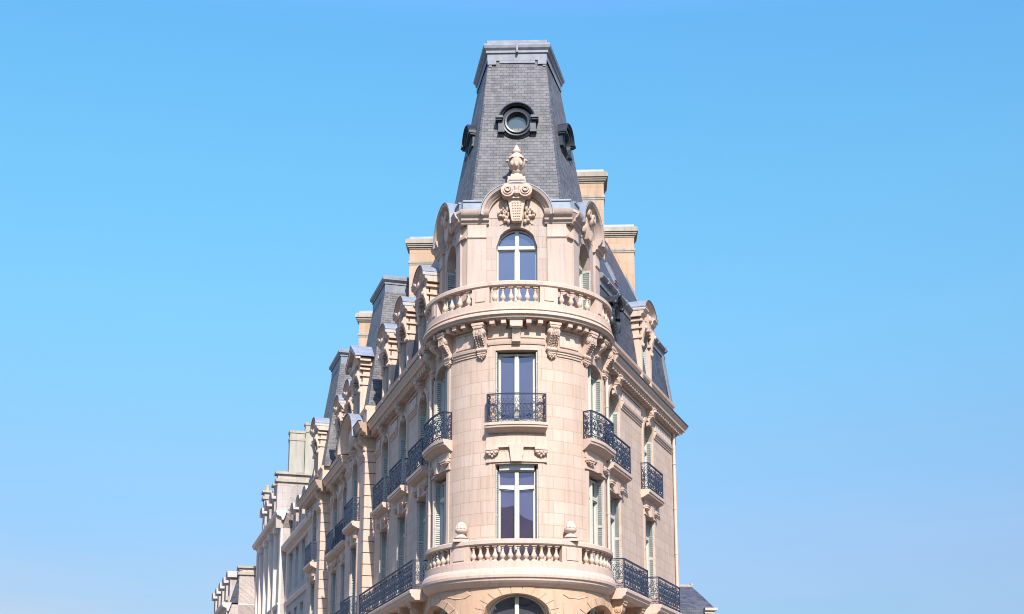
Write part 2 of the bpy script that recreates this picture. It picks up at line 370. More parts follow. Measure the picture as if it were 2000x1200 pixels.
# ---------------------------------------------------------------- windows
def window(F, sc_, w, zb, zt, rise, n, transom=None, glass=None, shut=True, parent=ROOT, depth=0.35, shut_out=False, fan=False):
    """frame > pane, shutters folded back in the reveal; n = wall face"""
    f = MB(F); nb = n - depth + 0.02; nf = nb + 0.09; fw = 0.035
    a, b = sc_-w/2, sc_+w/2
    if shut: a += 0.05; b -= 0.05
    zs = zt - rise
    box(f, a, a+fw, zb, zs, nb, nf, 1); box(f, b-fw, b, zb, zs, nb, nf, 1)
    box(f, a+fw, b-fw, zb, zb+0.3, nb, nf-0.003, 1)
    mid = (a+b)/2
    if rise:
        k = 14; rw, rh = (b-a)/2, rise
        R = []
        for i in range(k+1):
            an = pi*i/k
            R.append([f.p(mid + (rw-q)*cos(an), zs + (rh-q)*sin(an), nn) for q, nn in ((0, nb), (0, nf), (fw*1.1, nf), (fw*1.1, nb))])
        for i in range(k):
            for j in range(4): f.face((R[i][j], R[i+1][j], R[i+1][(j+1) % 4], R[i][(j+1) % 4]))
    else:
        box(f, a+fw, b-fw, zt-fw*1.3, zt, nb, nf, 1)
    ztop = zt - fw
    box(f, mid-0.07, mid+0.07, zb+0.3, ztop-0.02, nb, nf+0.035, 1)
    for e in (-1, 1): box(f, mid+e*0.03-0.012, mid+e*0.03+0.012, zb+0.32, ztop-0.05, nf+0.035, nf+0.055, 1)
    if transom: box(f, a+fw, b-fw, transom-0.06, transom+0.06, nb, nf+0.045, 1)
    # inner sash lines
    for e0, e1 in ((a+fw, mid-0.062), (mid+0.062, b-fw)):
        t1 = (transom-0.06) if transom else (zs if rise else zt-fw*1.3)
        for x in (e0, e1-0.03): box(f, x, x+0.03, zb+0.3, t1, nb, nf-0.02, 1)
        box(f, e0+0.03, e1-0.03, t1-0.04, t1, nb, nf-0.02, 1)
    fo = f.build('window', M_frame, parent)
    g = MB(F); ng = nb + 0.02
    if rise:
        k = 14; pts = [(a+0.01, zb)] + [(mid - (b-a-0.02)/2*cos(pi*i/k), zs + (rise-0.01)*sin(pi*i/k)) for i in range(k+1)] + [(b-0.01, zb)]
        poly(g, pts, ng-0.012, ng)
    else: box(g, a+0.01, b-0.01, zb, zt-0.01, ng-0.012, ng, 1)
    # interior blind wall so nothing shows behind
    g.build('pane', glass or M_glass, fo)
    if shut:
        for e in (-1, 1):
            x = sc_ + e*(w/2 - 0.006); m = MB(F)
            x0, x1 = (x, x-e*0.036)
            lo, hi = min(x0, x1), max(x0, x1)
            n1 = n - 0.02; n0 = nf + 0.0
            for q0, q1 in ((n0, n0+0.035), (n1-0.035, n1)): box(m, lo, hi, zb, zs, q0, q1, 1)
            for zz in (zb, (zb+zs)/2, zs-0.08): box(m, lo, hi, zz, zz+0.08, n0+0.035, n1-0.035, 1)
            zz = zb + 0.09
            while zz < zs - 0.1:
                if not (zb+zs)/2 - 0.03 < zz < (zb+zs)/2 + 0.08:
                    prf = [(n0+0.035, zz), (n1-0.035, zz)]
                    i0 = [m.p(hi, zz, n0+0.035), m.p(hi, zz, n1-0.035), m.p(lo, zz+0.055, n1-0.035), m.p(lo, zz+0.055, n0+0.035)]
                    i1 = [m.p(hi, zz+0.012, n0+0.035), m.p(hi, zz+0.012, n1-0.035), m.p(lo, zz+0.067, n1-0.035), m.p(lo, zz+0.067, n0+0.035)]
                    m.face(i0); m.face(i1)
                    for j in range(4): m.face((i0[j], i0[(j+1) % 4], i1[(j+1) % 4], i1[j]))
                zz += 0.075
            # leaf hinges
            for hz in (zb+0.4, (zb+zs)/2, zs-0.4): box(m, lo-0.004, hi+0.004, hz, hz+0.05, n1-0.01, n1+0.012, 1)
            m.build('shutter', M_shut, fo)
    return fo

def surround(F, sc_, w, zb, zt, n, fwid=0.16, proud=0.035, rise=0):
    m = MB(F); a, b = sc_-w/2, sc_+w/2; zs = zt - rise
    box(m, a-fwid, a, zb, zs, n, n+proud); box(m, b, b+fwid, zb, zs, n, n+proud)
    box(m, a-fwid-0.05, a-fwid, zb, zs+(0 if rise else fwid), n, n+proud*0.45)
    box(m, b+fwid, b+fwid+0.05, zb, zs+(0 if rise else fwid), n, n+proud*0.45)
    if rise:
        k = 18; R = []
        for i in range(k+1):
            an = pi*i/k
            R.append([m.p(sc_ + (w/2+q)*cos(an), zs + (rise+q)*sin(an), nn) for q, nn in ((0, n), (fwid, n), (fwid, n+proud), (0, n+proud))])
        for i in range(k):
            for j in range(4): m.face((R[i][j], R[i+1][j], R[i+1][(j+1) % 4], R[i][(j+1) % 4]))
    else: box(m, a-fwid, b+fwid, zt, zt+fwid, n, n+proud+0.003)
    return m

# ---------------------------------------------------------------- wrought iron
def module(mb, s0, w, z0, z1, n, rnd):
    """one mirrored module of C and S scrolls"""
    h = z1 - z0; c = s0 + w/2
    for e in (-1, 1):
        X = lambda x: c + e*x*w/0.36
        Z = lambda y: z0 + y*h
        def rb(pts, wd=0.017): ribbon(mb, [(X(x), Z(y)) for x, y in pts], n, wd)
        # big lower scroll curling up and outward
        pts = [(0.008, 0.03)] + [(0.02+0.06*i/5, 0.05+0.05*i/5) for i in range(1, 5)]
        rb([(0.0, 0.04), (0.05, 0.06), (0.11, 0.11), (0.155, 0.2), (0.16, 0.29), (0.125, 0.345), (0.08, 0.335), (0.06, 0.285), (0.08, 0.24), (0.11, 0.255), (0.108, 0.285)], 0.02)
        # long S to the top
        rb([(0.06, 0.2), (0.02, 0.27), (0.015, 0.38), (0.05, 0.47), (0.11, 0.54), (0.16, 0.62), (0.165, 0.72), (0.13, 0.79), (0.085, 0.785), (0.065, 0.735), (0.085, 0.69), (0.115, 0.705)], 0.02)
        rb([(0.165, 0.36), (0.13, 0.42), (0.14, 0.49), (0.168, 0.52)], 0.016)
        rb([(0.0, 0.42), (0.03, 0.5), (0.028, 0.6), (0.0, 0.66)], 0.016)
        rb([(0.0, 0.7), (0.035, 0.76), (0.03, 0.84), (0.0, 0.88)], 0.016)
        rb([(0.17, 0.86), (0.12, 0.83), (0.07, 0.87), (0.075, 0.93), (0.11, 0.94), (0.12, 0.905)], 0.016)
        rb([(0.175, 0.05), (0.14, 0.09), (0.168, 0.15)], 0.014)
        # leaves
        for (lx, ly, lr) in ((0.06, 0.56, 0.018), (0.115, 0.45, 0.016), (0.03, 0.33, 0.015), (0.13, 0.64, 0.015)):
            blob(mb, X(lx), Z(ly), n, lr*1.1, lr*1.8, 0.012, 5)
def railing(F, segs, z0, z1, parent, name='railing', closed_ends=None):
    """segs: list of (frame, s0, s1, n) runs; returns one ironwork mesh"""
    mb = MB(F); rnd = random.Random(3)
    for (FF, s0, s1, n) in segs:
        mb.F = FF
        box(mb, s0, s1, z1-0.035, z1, n-0.025, n+0.025)
        box(mb, s0, s1, z1-0.075, z1-0.06, n-0.01, n+0.01)
        box(mb, s0, s1, z0+0.10, z0+0.125, n-0.012, n+0.012)
        L = s1 - s0; k = max(1, round(L/0.38)); w = L/k
        for i in range(k): module(mb, s0 + i*w, w, z0+0.125, z1-0.075, n, rnd)
        for i in range(k+1):
            if i in (0, k): box(mb, s0+i*w-0.018, s0+i*w+0.018, z0, z1-0.035, n-0.018, n+0.018, 1)
            elif i % 3 == 0: box(mb, s0+i*w-0.01, s0+i*w+0.01, z0, z1-0.075, n-0.01, n+0.01, 1)
        # small running scrolls below the lower bar
        for i in range(k*2):
            c = s0 + (i+0.5)*w/2; ribbon(mb, [(c-w*0.2, z0+0.1), (c-w*0.1, z0+0.04), (c, z0+0.02), (c+w*0.1, z0+0.04), (c+w*0.2, z0+0.1)], n, 0.013)
    return mb.build(name, M_iron, parent)
def side_run(F, s, n0, n1):
    """frame for the short return of a balcony: runs from the wall outward at fixed s"""
    return lambda a, z, b: F(s + b, z, n0 + a)

def balcony(F, sc_, w, ztop, zrail, n, proj, thick=0.22, cav=0.2, inset=0.12, mat=None, curved=True, parent=ROOT, rproj=None):
    m = MB(F); a, b = sc_-w/2, sc_+w/2; p = proj
    pr = [(n-0.02, ztop), (n+p, ztop), (n+p, ztop-thick*0.55), (n+p-0.03, ztop-thick*0.6), (n+p-0.04, ztop-thick), (n+p-0.10, ztop-thick-0.01), (n+p*0.45, ztop-thick-cav*0.55), (n+0.05, ztop-thick-cav), (n-0.02, ztop-thick-cav)]
    # flat body, the mouldings return at the ends
    prof(m, a, b, pr, k0=0.0, k1=0.0)
    o = m.build('balcony', mat or M_stone, parent)
    q = n + p - 0.07
    runs = [(F, a+0.06, b-0.06, q)]
    runs.append((side_run(F, a+0.06, n, q), 0.0, q-n, 0.0)); runs.append((side_run(F, b-0.06, n, q), 0.0, q-n, 0.0))
    railing(F, runs, ztop, zrail, o)
    return o

# ---------------------------------------------------------------- carved stone
def console(mb, sc_, w, zt, h, d, n, ribs=True):
    """S-scroll bracket: profile in the n,z plane"""
    pts = []
    top = zt; pts += [(n-0.01, top), (n+d*0.98, top), (n+d, top-h*0.04), (n+d*0.95, top-h*0.10)]
    for i in range(1, 8):      # upper bulge
        t = i/8.0; pts.append((n + d*(0.93 - 0.10*t*t + 0.04*sin(pi*t)), top - h*(0.10 + 0.28*t)))
    for i in range(0, 9):      # sweep in
        t = i/8.0; pts.append((n + d*(0.80 - 0.52*sin(t*pi/2)), top - h*(0.40 + 0.34*t)))
    for i in range(0, 6):      # lower bulge
        t = i/5.0; pts.append((n + d*(0.28 + 0.14*sin(pi*t)), top - h*(0.76 + 0.18*t)))
    pts += [(n+d*0.10, top-h), (n-0.01, top-h)]
    polys(mb, pts, sc_-w/2, sc_+w/2)
    # abacus
    box(mb, sc_-w*0.66, sc_+w*0.66, top, top+h*0.09, n-0.01, n+d*1.08, 1)
    box(mb, sc_-w*0.58, sc_+w*0.58, top-h*0.07, top-0.001, n-0.01, n+d*1.03, 1)
    k = 7
    for i in range(k):          # tooth row under the abacus
        x = sc_ - w*0.5 + w*(i+0.5)/k; box(mb, x-w*0.045, x+w*0.045, top-h*0.11, top-h*0.07, n+d*0.9, n+d*1.045, 1)
    for e in (-1, 1):           # volutes on both cheeks
        for (cn, cz, r) in ((n+d*0.66, top-h*0.24, h*0.135), (n+d*0.22, top-h*0.84, h*0.08)):
            kk = 14
            for rr, out in ((r, 0.035), (r*0.66, 0.05), (r*0.3, 0.07)):
                a = [mb.p(sc_+e*w/2, cz+rr*sin(2*pi*i/kk), cn+rr*cos(2*pi*i/kk)) for i in range(kk)]
                b = [mb.p(sc_+e*(w/2+out), cz+rr*0.88*sin(2*pi*i/kk), cn+rr*0.88*cos(2*pi*i/kk)) for i in range(kk)]
                for i in range(kk): mb.face((a[i], a[(i+1) % kk], b[(i+1) % kk], b[i]), True)
                mb.face(b)
    if ribs:                    # beaded band running down the face
        for i in range(13):
            t = i/12.0; z = top - h*(0.13 + 0.6*t)
            nn = n + d*(0.93 if t < 0.42 else 0.93 - 0.62*((t-0.42)/0.58)**0.8)
            blob(mb, sc_-w*0.16, z, nn, w*0.13, h*0.026, 0.03, 6); blob(mb, sc_+w*0.16, z, nn, w*0.13, h*0.026, 0.03, 6)
        for e in (-1, 1):
            for i in range(9):
                t = i/8.0; z = top - h*(0.14 + 0.6*t); nn = n + d*(0.93 if t < 0.42 else 0.93 - 0.62*((t-0.42)/0.58)**0.8)
                box(mb, sc_+e*w*0.42-w*0.05, sc_+e*w*0.42+w*0.05, z-h*0.04, z+h*0.04, nn-0.06, nn+0.022, 1)
def leafblock(mb, s, z, n, w, h, d):
    """carved foliate block hanging under a scroll"""
    box(mb, s-w*0.55, s+w*0.55, z+h*0.38, z+h*0.52, n, n+d*1.1, 1)
    box(mb, s-w*0.5, s+w*0.5, z+h*0.2, z+h*0.38, n, n+d*0.95, 1)
    for e in (-1, 0, 1): blob(mb, s+e*w*0.32, z+h*0.1, n+d*0.6, w*0.19, h*0.18, d*0.45, 7)
    for e in (-1, 1):
        blob(mb, s+e*w*0.45, z+h*0.16, n+d*0.55, w*0.12, h*0.12, d*0.5, 7); blob(mb, s+e*w*0.2, z-h*0.1, n+d*0.5, w*0.17, h*0.17, d*0.4, 7)
    blob(mb, s, z-h*0.28, n+d*0.4, w*0.12, h*0.2, d*0.35, 7)
def lintel(F, sc_, w, z0, z1, n, parent=ROOT):
    """panel with keystone and two carved blocks between a window head and the balcony above"""
    m = MB(F); h = z1 - z0
    box(m, sc_-w/2, sc_+w/2, z0+h*0.62, z1, n, n+0.07)
    box(m, sc_-w*0.48, sc_-w*0.10, z0+h*0.12, z0+h*0.36, n, n+0.05); box(m, sc_+w*0.10, sc_+w*0.48, z0+h*0.12, z0+h*0.36, n, n+0.05)
    box(m, sc_-w*0.5, sc_+w*0.5, z0, z0+h*0.12, n, n+0.075)
    for e in (-1, 1):
        box(m, sc_+e*w*0.39-w*0.10, sc_+e*w*0.39+w*0.10, z0+h*0.44, z0+h*0.62, n, n+0.13, 1)
        leafblock(m, sc_+e*w*0.39, z0+h*0.32, n+0.03, w*0.19, h*0.34, 0.17)
        box(m, sc_+e*w*0.2-w*0.09, sc_+e*w*0.2+w*0.09, z0+h*0.56, z0+h*0.62, n, n+0.10, 1)
    pts = [(sc_-w*0.085, z0-0.005), (sc_+w*0.085, z0-0.005), (sc_+w*0.115, z0+h*0.66), (sc_-w*0.115, z0+h*0.66)]
    poly(m, pts, n+0.02, n+0.17)
    return m.build('lintel_ornament', M_stone, parent)
def urn(mb, x, y, z, s=1.0):
    P = [(0.20, 0), (0.20, 0.05), (0.24, 0.06), (0.24, 0.0601), (0.20, 0.08), (0.15, 0.14), (0.10, 0.19), (0.11, 0.21), (0.17, 0.24), (0.205, 0.29), (0.205, 0.33), (0.17, 0.355)]
    Q = [(0.17, 0.35), (0.185, 0.37), (0.165, 0.46), (0.125, 0.54), (0.085, 0.585), (0.05, 0.60), (0.02, 0.61)]
    lathe(mb, x, y, [(r*s, z+h*s) for r, h in P], 20)
    lathe(mb, x, y, [(r*s, z+h*s) for r, h in Q], 40, 10, 0.07)
BALP = [(0.085, 0.0), (0.085, 0.06), (0.05, 0.075), (0.045, 0.10), (0.075, 0.15), (0.098, 0.21), (0.092, 0.27), (0.06, 0.34), (0.042, 0.42), (0.038, 0.50), (0.052, 0.52), (0.052, 0.545), (0.042, 0.56), (0.07, 0.60)]
def baluster(x, y, z, h, parent, sc_=1.0):
    m = MB(); k = h/0.66
    lathe(m, x, y, [(r*1.0*sc_, z + q*k) for r, q in BALP], 12)
    a = 0.085*sc_
    th = atan2(x, -y); c, s = cos(th), sin(th)
    def blk(z0, z1):
        P = [(-a, -a), (a, -a), (a, a), (-a, a)]
        P = [(x + p*c - q*s, y + p*s + q*c) for p, q in P]
        lo = [m.p(px, py, z0) for px, py in P]; hi = [m.p(px, py, z1) for px, py in P]
        m.face(lo[::-1]); m.face(hi)
        for i in range(4): m.face((lo[i], lo[(i+1) % 4], hi[(i+1) % 4], hi[i]))
    blk(z-0.005, z+0.055*k); blk(z+0.60*k, z+h+0.005)
    return m.build('baluster', M_stone, parent)
def arcprof(mb, pr, a0, a1, k=64):
    """sweep closed (r,z) outline round the tower axis between angles"""
    F = mb.F; mb.F = None; R = []
    for i in range(k+1):
        a = a0 + (a1-a0)*i/k; R.append([mb.p(r*sin(a), -r*cos(a), z, (r*a, z + r)) for r, z in pr])
    m = len(pr)
    for i in range(k):
        for j in range(m): mb.face((R[i][j], R[i+1][j], R[i+1][(j+1) % m], R[i][(j+1) % m]))
    mb.face(R[0]); mb.face(R[-1][::-1]); mb.F = F
def balustrade(zb, zr, rr, th0, peds, bals, mould, parent=ROOT, pedw=0.1):
    """ring balustrade: zb base top, zr rail top, rr centre radius"""
    m = MB(); TH = radians(112)
    arcprof(m, [(rr-0.17, zr-0.16), (rr-0.13, zr-0.19), (rr+0.11, zr-0.19), (rr+0.15, zr-0.15), (rr+0.15, zr-0.03), (rr+0.12, zr), (rr-0.14, zr), (rr-0.17, zr-0.03)], -TH, TH)
    for a0, a1 in peds:
        k = max(3, int((a1-a0)/0.05))
        arcprof(m, [(rr-0.12, zb-0.001), (rr+0.10, zb-0.001), (rr+0.10, zr-0.185), (rr-0.12, zr-0.185)], a0, a1, k)
        w = (a1-a0)
        if w > 0.12:
            arcprof(m, [(rr+0.09, zb+0.09), (rr+0.125, zb+0.09), (rr+0.125, zr-0.26), (rr+0.09, zr-0.26)], a0+0.03+w*0.08, a1-0.03-w*0.08, k)
    arcprof(m, mould, -TH, TH, 80)
    o = m.build('balustrade', M_stone, parent)
    for a in bals: baluster((rr-0.01)*sin(a), -(rr-0.01)*cos(a), zb, zr-0.19-zb, o)
    return o
D = radians

# ================================================================ walls
WIN = 1.45; ZF2B, ZF3B = 8.25, 12.6
T2 = 11.6; T3 = 15.58
LB = [2.65, 6.2, 9.75]                 # bay centres on the left front, from the tangent point
RB = [2.25, 7.3]
tow = MB(W)
ops = []
ops += [(0, WIN, ZF2B, T2, 0), (0, WIN, 12.9, T3, 0)]
for g in (-1, 1): ops += [(g*S0, 1.5, ZF2B, T2, 0), (g*S0, 1.5, 12.75, T3, 0.3)]
wall(tow, -S0-1.05, S0+1.05, 7.6, 16.7, 0, ops, 0.38)
tow.build('tower_wall', M_block, ROOT)
lw = MB(W)
opl = [(-(S0+c), WIN, ZF2B, 11.33, 0) for c in LB] + [(-(S0+c), WIN, 12.3, 15.35, 0.72) for c in LB]
wall(lw, -(S0+12.0), -(S0+1.05), 7.6, 15.95, 0, opl, 0.38)
# projecting bay, then flat bays beyond
PN = 0.45
opl2 = [(-(S0+14.4), WIN, ZF2B, 11.33, 0), (-(S0+14.4), WIN, 12.3, 15.35, 0.72)]
wall(lw, -(S0+16.8), -(S0+12.0), 0, 15.95, PN, opl2, 0.38)
for s in (12.0, 16.8): lw.quad((-(S0+s), 0, PN), (-(S0+s), 15.95, PN), (-(S0+s), 15.95, -0.1), (-(S0+s), 0, -0.1))
opl3 = [(-(S0+c), WIN, ZF2B, 11.33, 0) for c in (19.6, 22.6)] + [(-(S0+c), WIN, 12.3, 15.35, 0.72) for c in (19.6, 22.6)]
wall(lw, -(S0+24.6), -(S0+16.8), 0, 15.95, 0, opl3, 0.38)
wall(lw, -(S0+29.5), -(S0+24.6), 0, 15.95, PN, [(-(S0+27), WIN, ZF2B, 11.33, 0), (-(S0+27), WIN, 12.3, 15.35, 0.72)], 0.38)
for s in (24.6, 29.5): lw.quad((-(S0+s), 0, PN), (-(S0+s), 15.95, PN), (-(S0+s), 15.95, -6), (-(S0+s), 0, -6))
lw.build('left_wall', M_block, ROOT)
rw = MB(W)
opr = [(S0+c, WIN, ZF2B, 11.33, 0) for c in RB] + [(S0+c, WIN, 12.3, 15.35, 0.72) for c in RB]
wall(rw, S0+1.05, S0+12.05, 7.6, 15.95, 0, opr, 0.38)
e = S0+12.05
rw.quad((e, 0, 0), (e, 15.95, 0), (e, 15.95, -9), (e, 0, -9))
rw.build('right_wall', M_block, ROOT)
# dark core behind the openings keeps daylight from leaking through the shell
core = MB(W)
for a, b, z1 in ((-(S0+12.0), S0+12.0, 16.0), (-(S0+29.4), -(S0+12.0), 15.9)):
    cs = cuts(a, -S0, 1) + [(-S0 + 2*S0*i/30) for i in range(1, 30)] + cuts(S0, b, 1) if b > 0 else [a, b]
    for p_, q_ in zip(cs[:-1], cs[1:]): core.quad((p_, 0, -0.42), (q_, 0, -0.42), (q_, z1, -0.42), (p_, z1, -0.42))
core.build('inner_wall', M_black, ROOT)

# lower storey of the tower and first floor fronts
low = MB(W)
LZ = 7.5
wall(low, -S0-1.7, S0+1.7, 0, LZ, 0.18, [(0, 2.15, 2.5, 7.22, 0.75), (-3.62, 2.9, 2.5, 7.05, 0.9), (3.62, 2.9, 2.5, 7.05, 0.9)], 0.55)
low.build('porch_wall', M_warm, ROOT)
for g in (-1, 1):
    m = MB(W); a, b = (S0+0.6, S0+12.05) if g > 0 else (-(S0+12.0), -(S0+0.6))
    wall(m, a, b, 0, 7.6, 0.0, [(g*(S0+c), 1.5, 4.2, 7.0, 0.3) for c in (RB if g > 0 else LB)], 0.4)
    m.build('lower_wall', M_warm, ROOT)
for (c, hw, zt, rise) in ((0, 1.075, 7.22, 0.75), (-3.62, 1.45, 7.05, 0.9), (3.62, 1.45, 7.05, 0.9)):
    zs = zt - rise; K = 11     # voussoirs round the porch arches
    for i in range(K):
        vs_ = MB(W); a0, a1 = pi*(i+0.04)/K, pi*(i+0.96)/K; q = []
        out = 0.26
        for j in range(4): t = a0 + (a1-a0)*j/3; q.append((c + hw*cos(t), zs + rise*sin(t)))
        for j in range(4): t = a1 + (a0-a1)*j/3; q.append((c + (hw+out*1.25)*cos(t), min(LZ-0.02, zs + (rise+out)*sin(t))))
        poly(vs_, q, 0.15, 0.205); vs_.build('voussoir', M_warm, ROOT)
for g in (-1, 1):   # framed panels between the arches
    for (pts) in ([(1.50, 7.22), (1.62, 7.37), (2.35, 7.37), (2.5, 7.22), (2.1, 7.12), (1.7, 7.12)], [(1.48, 6.95), (1.85, 6.95), (1.87, 6.6), (1.8, 6.2), (1.5, 6.2), (1.5, 6.6)]):
        vs_ = MB(W); poly(vs_, [(g*a, b) for a, b in pts], 0.15, 0.205); vs_.build('porch_panel', M_warm, ROOT)
window(W, 0, 2.14, 2.5, 7.21, 0.75, 0.18, glass=M_glass2, shut=False, parent=ROOT, depth=0.5)
for g in (-1, 1): window(W, g*3.62, 2.89, 2.5, 7.04, 0.9, 0.18, glass=M_glass2, shut=False, parent=ROOT, depth=0.5)

# ---------------------------------------------------------------- windows of the fronts
window(W, 0, WIN, ZF2B, T2-0.18, 0, 0, transom=10.85, parent=ROOT)
window(W, 0, WIN, 12.9, T3-0.05, 0, 0, parent=ROOT)
m = surround(W, 0, WIN, ZF2B, T2, 0, 0.2, 0.025); m.build('window_surround', M_block, ROOT)
m = surround(W, 0, WIN, 12.9, T3, 0, 0.2, 0.025); m.build('window_surround', M_block, ROOT)
bx = MB(W); box(bx, -0.62, 0.62, T2-0.19, T2-0.001, -0.36, -0.12); bx.build('blind_box', M_shut, ROOT)
for g in (-1, 1):
    window(W, g*S0, 1.5, ZF2B, T2-0.1, 0, 0, transom=10.85, glass=M_glass2, parent=ROOT)
    window(W, g*S0, 1.5, 12.75, T3, 0.3, 0, glass=M_glass2, parent=ROOT)
    for zz, zt in ((ZF2B, T2), (12.75, T3-0.3)):
        m = MB(W)
        for e in (-1, 1): box(m, g*S0+e*0.83-0.08, g*S0+e*0.83+0.08, zz, zt, 0, 0.035)
        m.build('window_surround', M_stone, ROOT)
for side, cs_, n in ((-1, LB, 0), (1, RB, 0), (-1, [14.4], PN), (-1, [19.6, 22.6], 0), (-1, [27], PN)):
    for c in cs_:
        s = side*(S0+c)
        window(W, s, WIN, ZF2B, 11.31, 0, n, transom=10.6, glass=M_glass2, parent=ROOT)
        window(W, s, WIN, 12.3, 15.35, 0.72, n, transom=14.2, glass=M_glass2, parent=ROOT)
        if c < 25:
            surround(W, s, WIN, ZF2B, 11.33, n, 0.17).build('window_surround', M_block, ROOT)
            m = surround(W, s, WIN, 12.3, 15.35, n, 0.17, 0.05, 0.72)
            polys(m, [(n, 15.75), (n+0.32, 15.72), (n+0.34, 15.6), (n+0.24, 15.45), (n+0.14, 15.35), (n+0.12, 15.15), (n, 15.1)], s-0.14, s+0.14)
            for k in range(4): box(m, s-0.16, s+0.16, 15.46+k*0.06, 15.49+k*0.06, n+0.1, n+0.3-0.0*k, 1)
            blob(m, s, 15.68, n+0.34, 0.17, 0.07, 0.08)
            m.build('window_surround', M_stone, ROOT)
        if c < 20 or c > 20: lintel(W, s, 1.85, 11.36, 12.0, n)
        balcony(W, s, 2.5, 12.28, 13.36, n, 0.36, 0.2, 0.12)
lintel(W, 0, 2.05, 11.66, 12.55, 0)
balcony(W, 0, 1.93, 12.97, 13.98, 0, 0.38, 0.17, 0.14)
for g in (-1, 1):
    lintel(W, g*S0, 1.95, 11.66, 12.3, 0)
    balcony(W, g*S0, 2.15, 12.68, 13.68, 0, 0.40, 0.2, 0.18)
# small consoles carrying the first floor balconies
def big_balcony(s0, s1, ztop, zrail, ends):
    m = MB(W); p = 0.78
    pr = [(0, ztop), (p, ztop), (p+0.03, ztop-0.03), (p+0.03, ztop-0.12), (p-0.02, ztop-0.16), (p-0.03, ztop-0.24), (p-0.12, ztop-0.30), (p-0.16, ztop-0.36), (0, ztop-0.36)]
    prof(m, s0, s1, pr)
    o = m.build('balcony', M_stone, ROOT); q = p-0.08
    railing(W, [(W, s0+0.07, s1-0.07, q), (side_run(W, s0+0.07, 0, q), 0.0, q, 0.0), (side_run(W, s1-0.07, 0, q), 0.0, q, 0.0)], ztop, zrail, o)
    g = 1 if s0 > 0 else -1
    k = max(2, int(round(abs(s1-s0)/1.75)))
    for i in range(k):
        c = s0 + (s1-s0)*(i+0.5)/k if k > 2 else (s0+0.45 if i == 0 else s1-0.45)
        b = MB(W); console(b, c, 0.34, ztop-0.45, 1.0, 0.6, 0.0, False); b.build('bracket', M_warm, ROOT)
    return o
big_balcony(S0+0.72, S0+4.15, 7.72, 8.78, 1); big_balcony(S0+5.7, S0+9.3, 7.72, 8.78, 1)
big_balcony(-(S0+11.4), -(S0+0.85), 7.72, 8.78, 1)
for c in (14.4, 19.6, 22.6): balcony(W, -(S0+c), 2.5, 8.0, 8.95, PN if c < 16 else 0, 0.4, 0.2, 0.1)

# ---------------------------------------------------------------- string courses, frieze, cornice
def strings(segs, z, n=0):
    for a, b in segs:
        m = MB(W)
        prof(m, a, b, [(n, z-0.26), (n+0.035, z-0.26), (n+0.04, z-0.19), (n+0.07, z-0.18), (n+0.07, z-0.12), (n+0.11, z-0.10), (n+0.13, z-0.02), (n+0.13, z), (n, z+0.03)])
        m.build('string_course', M_stone, ROOT)
SX = 1.05
segT = [(-S0+1.15, -1.42), (1.42, S0-1.15)]
strings(segT, 15.70)
m = MB(W); prof(m, -0.98, 0.98, [(0.0, T3+0.2), (0.06, T3+0.2), (0.09, T3+0.28), (0.10, T3+0.36), (0.0, T3+0.40)])
box(m, -0.98, 0.98, T3+0.44, T3+0.72, 0, 0.04)
prof(m, -0.13, 0.13, [(0, T3+1.0), (0.34, T3+0.98), (0.36, T3+0.8), (0.27, T3+0.62), (0.22, T3+0.5), (0.2, T3+0.25), (0.1, T3+0.18), (0, T3+0.18)])
box(m, -0.19, 0.19, T3+0.76, T3+0.98, 0, 0.4); blob(m, 0, T3+0.74, 0.36, 0.2, 0.08, 0.1); box(m, -0.27, 0.27, T3+0.98, 16.62, 0, 0.46)
m.build('keystone', M_stone, ROOT)
# rough panels with a thin border
for a, b in segT:
    a, b = (a+0.12, b-0.12)
    m = MB(W); box(m, a, b, 15.86, 16.26, 0, 0.035); m.build('frieze_panel', M_rough, ROOT)
    for q in ([(0, 15.79), (0.05, 15.79), (0.05, 15.85), (0, 15.85)], [(0, 16.27), (0.05, 16.27), (0.05, 16.33), (0, 16.33)]):
        m = MB(W); prof(m, a, b, q); m.build('frieze_band', M_stone, ROOT)
    m = MB(W); prof(m, a-0.3, b+0.3, [(0, 16.4), (0.06, 16.4), (0.1, 16.5), (0.1, 16.56), (0, 16.58)]); m.build('frieze_band', M_stone, ROOT)
# flat fronts
def gaps(cs_, lo, hi, hw):
    out = []; x = lo
    for c in cs_:
        if c-hw > x: out.append((x, c-hw))
        x = c+hw
    if hi > x: out.append((x, hi))
    return out
for side, cs_, lo, hi, n in ((-1, LB, 1.25, 12.0, 0), (1, RB, 1.25, 11.35, 0), (-1, [14.4], 12.0, 16.8, PN), (-1, [19.6, 22.6], 16.8, 24.6, 0), (-1, [27], 24.6, 29.5, PN)):
    gs = [((S0+a)*side, (S0+b)*side) for a, b in gaps(cs_, lo, hi, SX)]
    gs = [(min(q), max(q)) for q in gs]
    strings(gs, 15.12, n)
    for a, b in gs:
        if b-a > 0.5: m = MB(W); box(m, a+0.12, b-0.12, 15.2, 15.52, n, n+0.05); m.build('frieze_panel', M_rough, ROOT)
        k = MB(W); box(k, a, b, 15.60, 15.66, n, n+0.05); k.build('frieze_band', M_stone, ROOT)
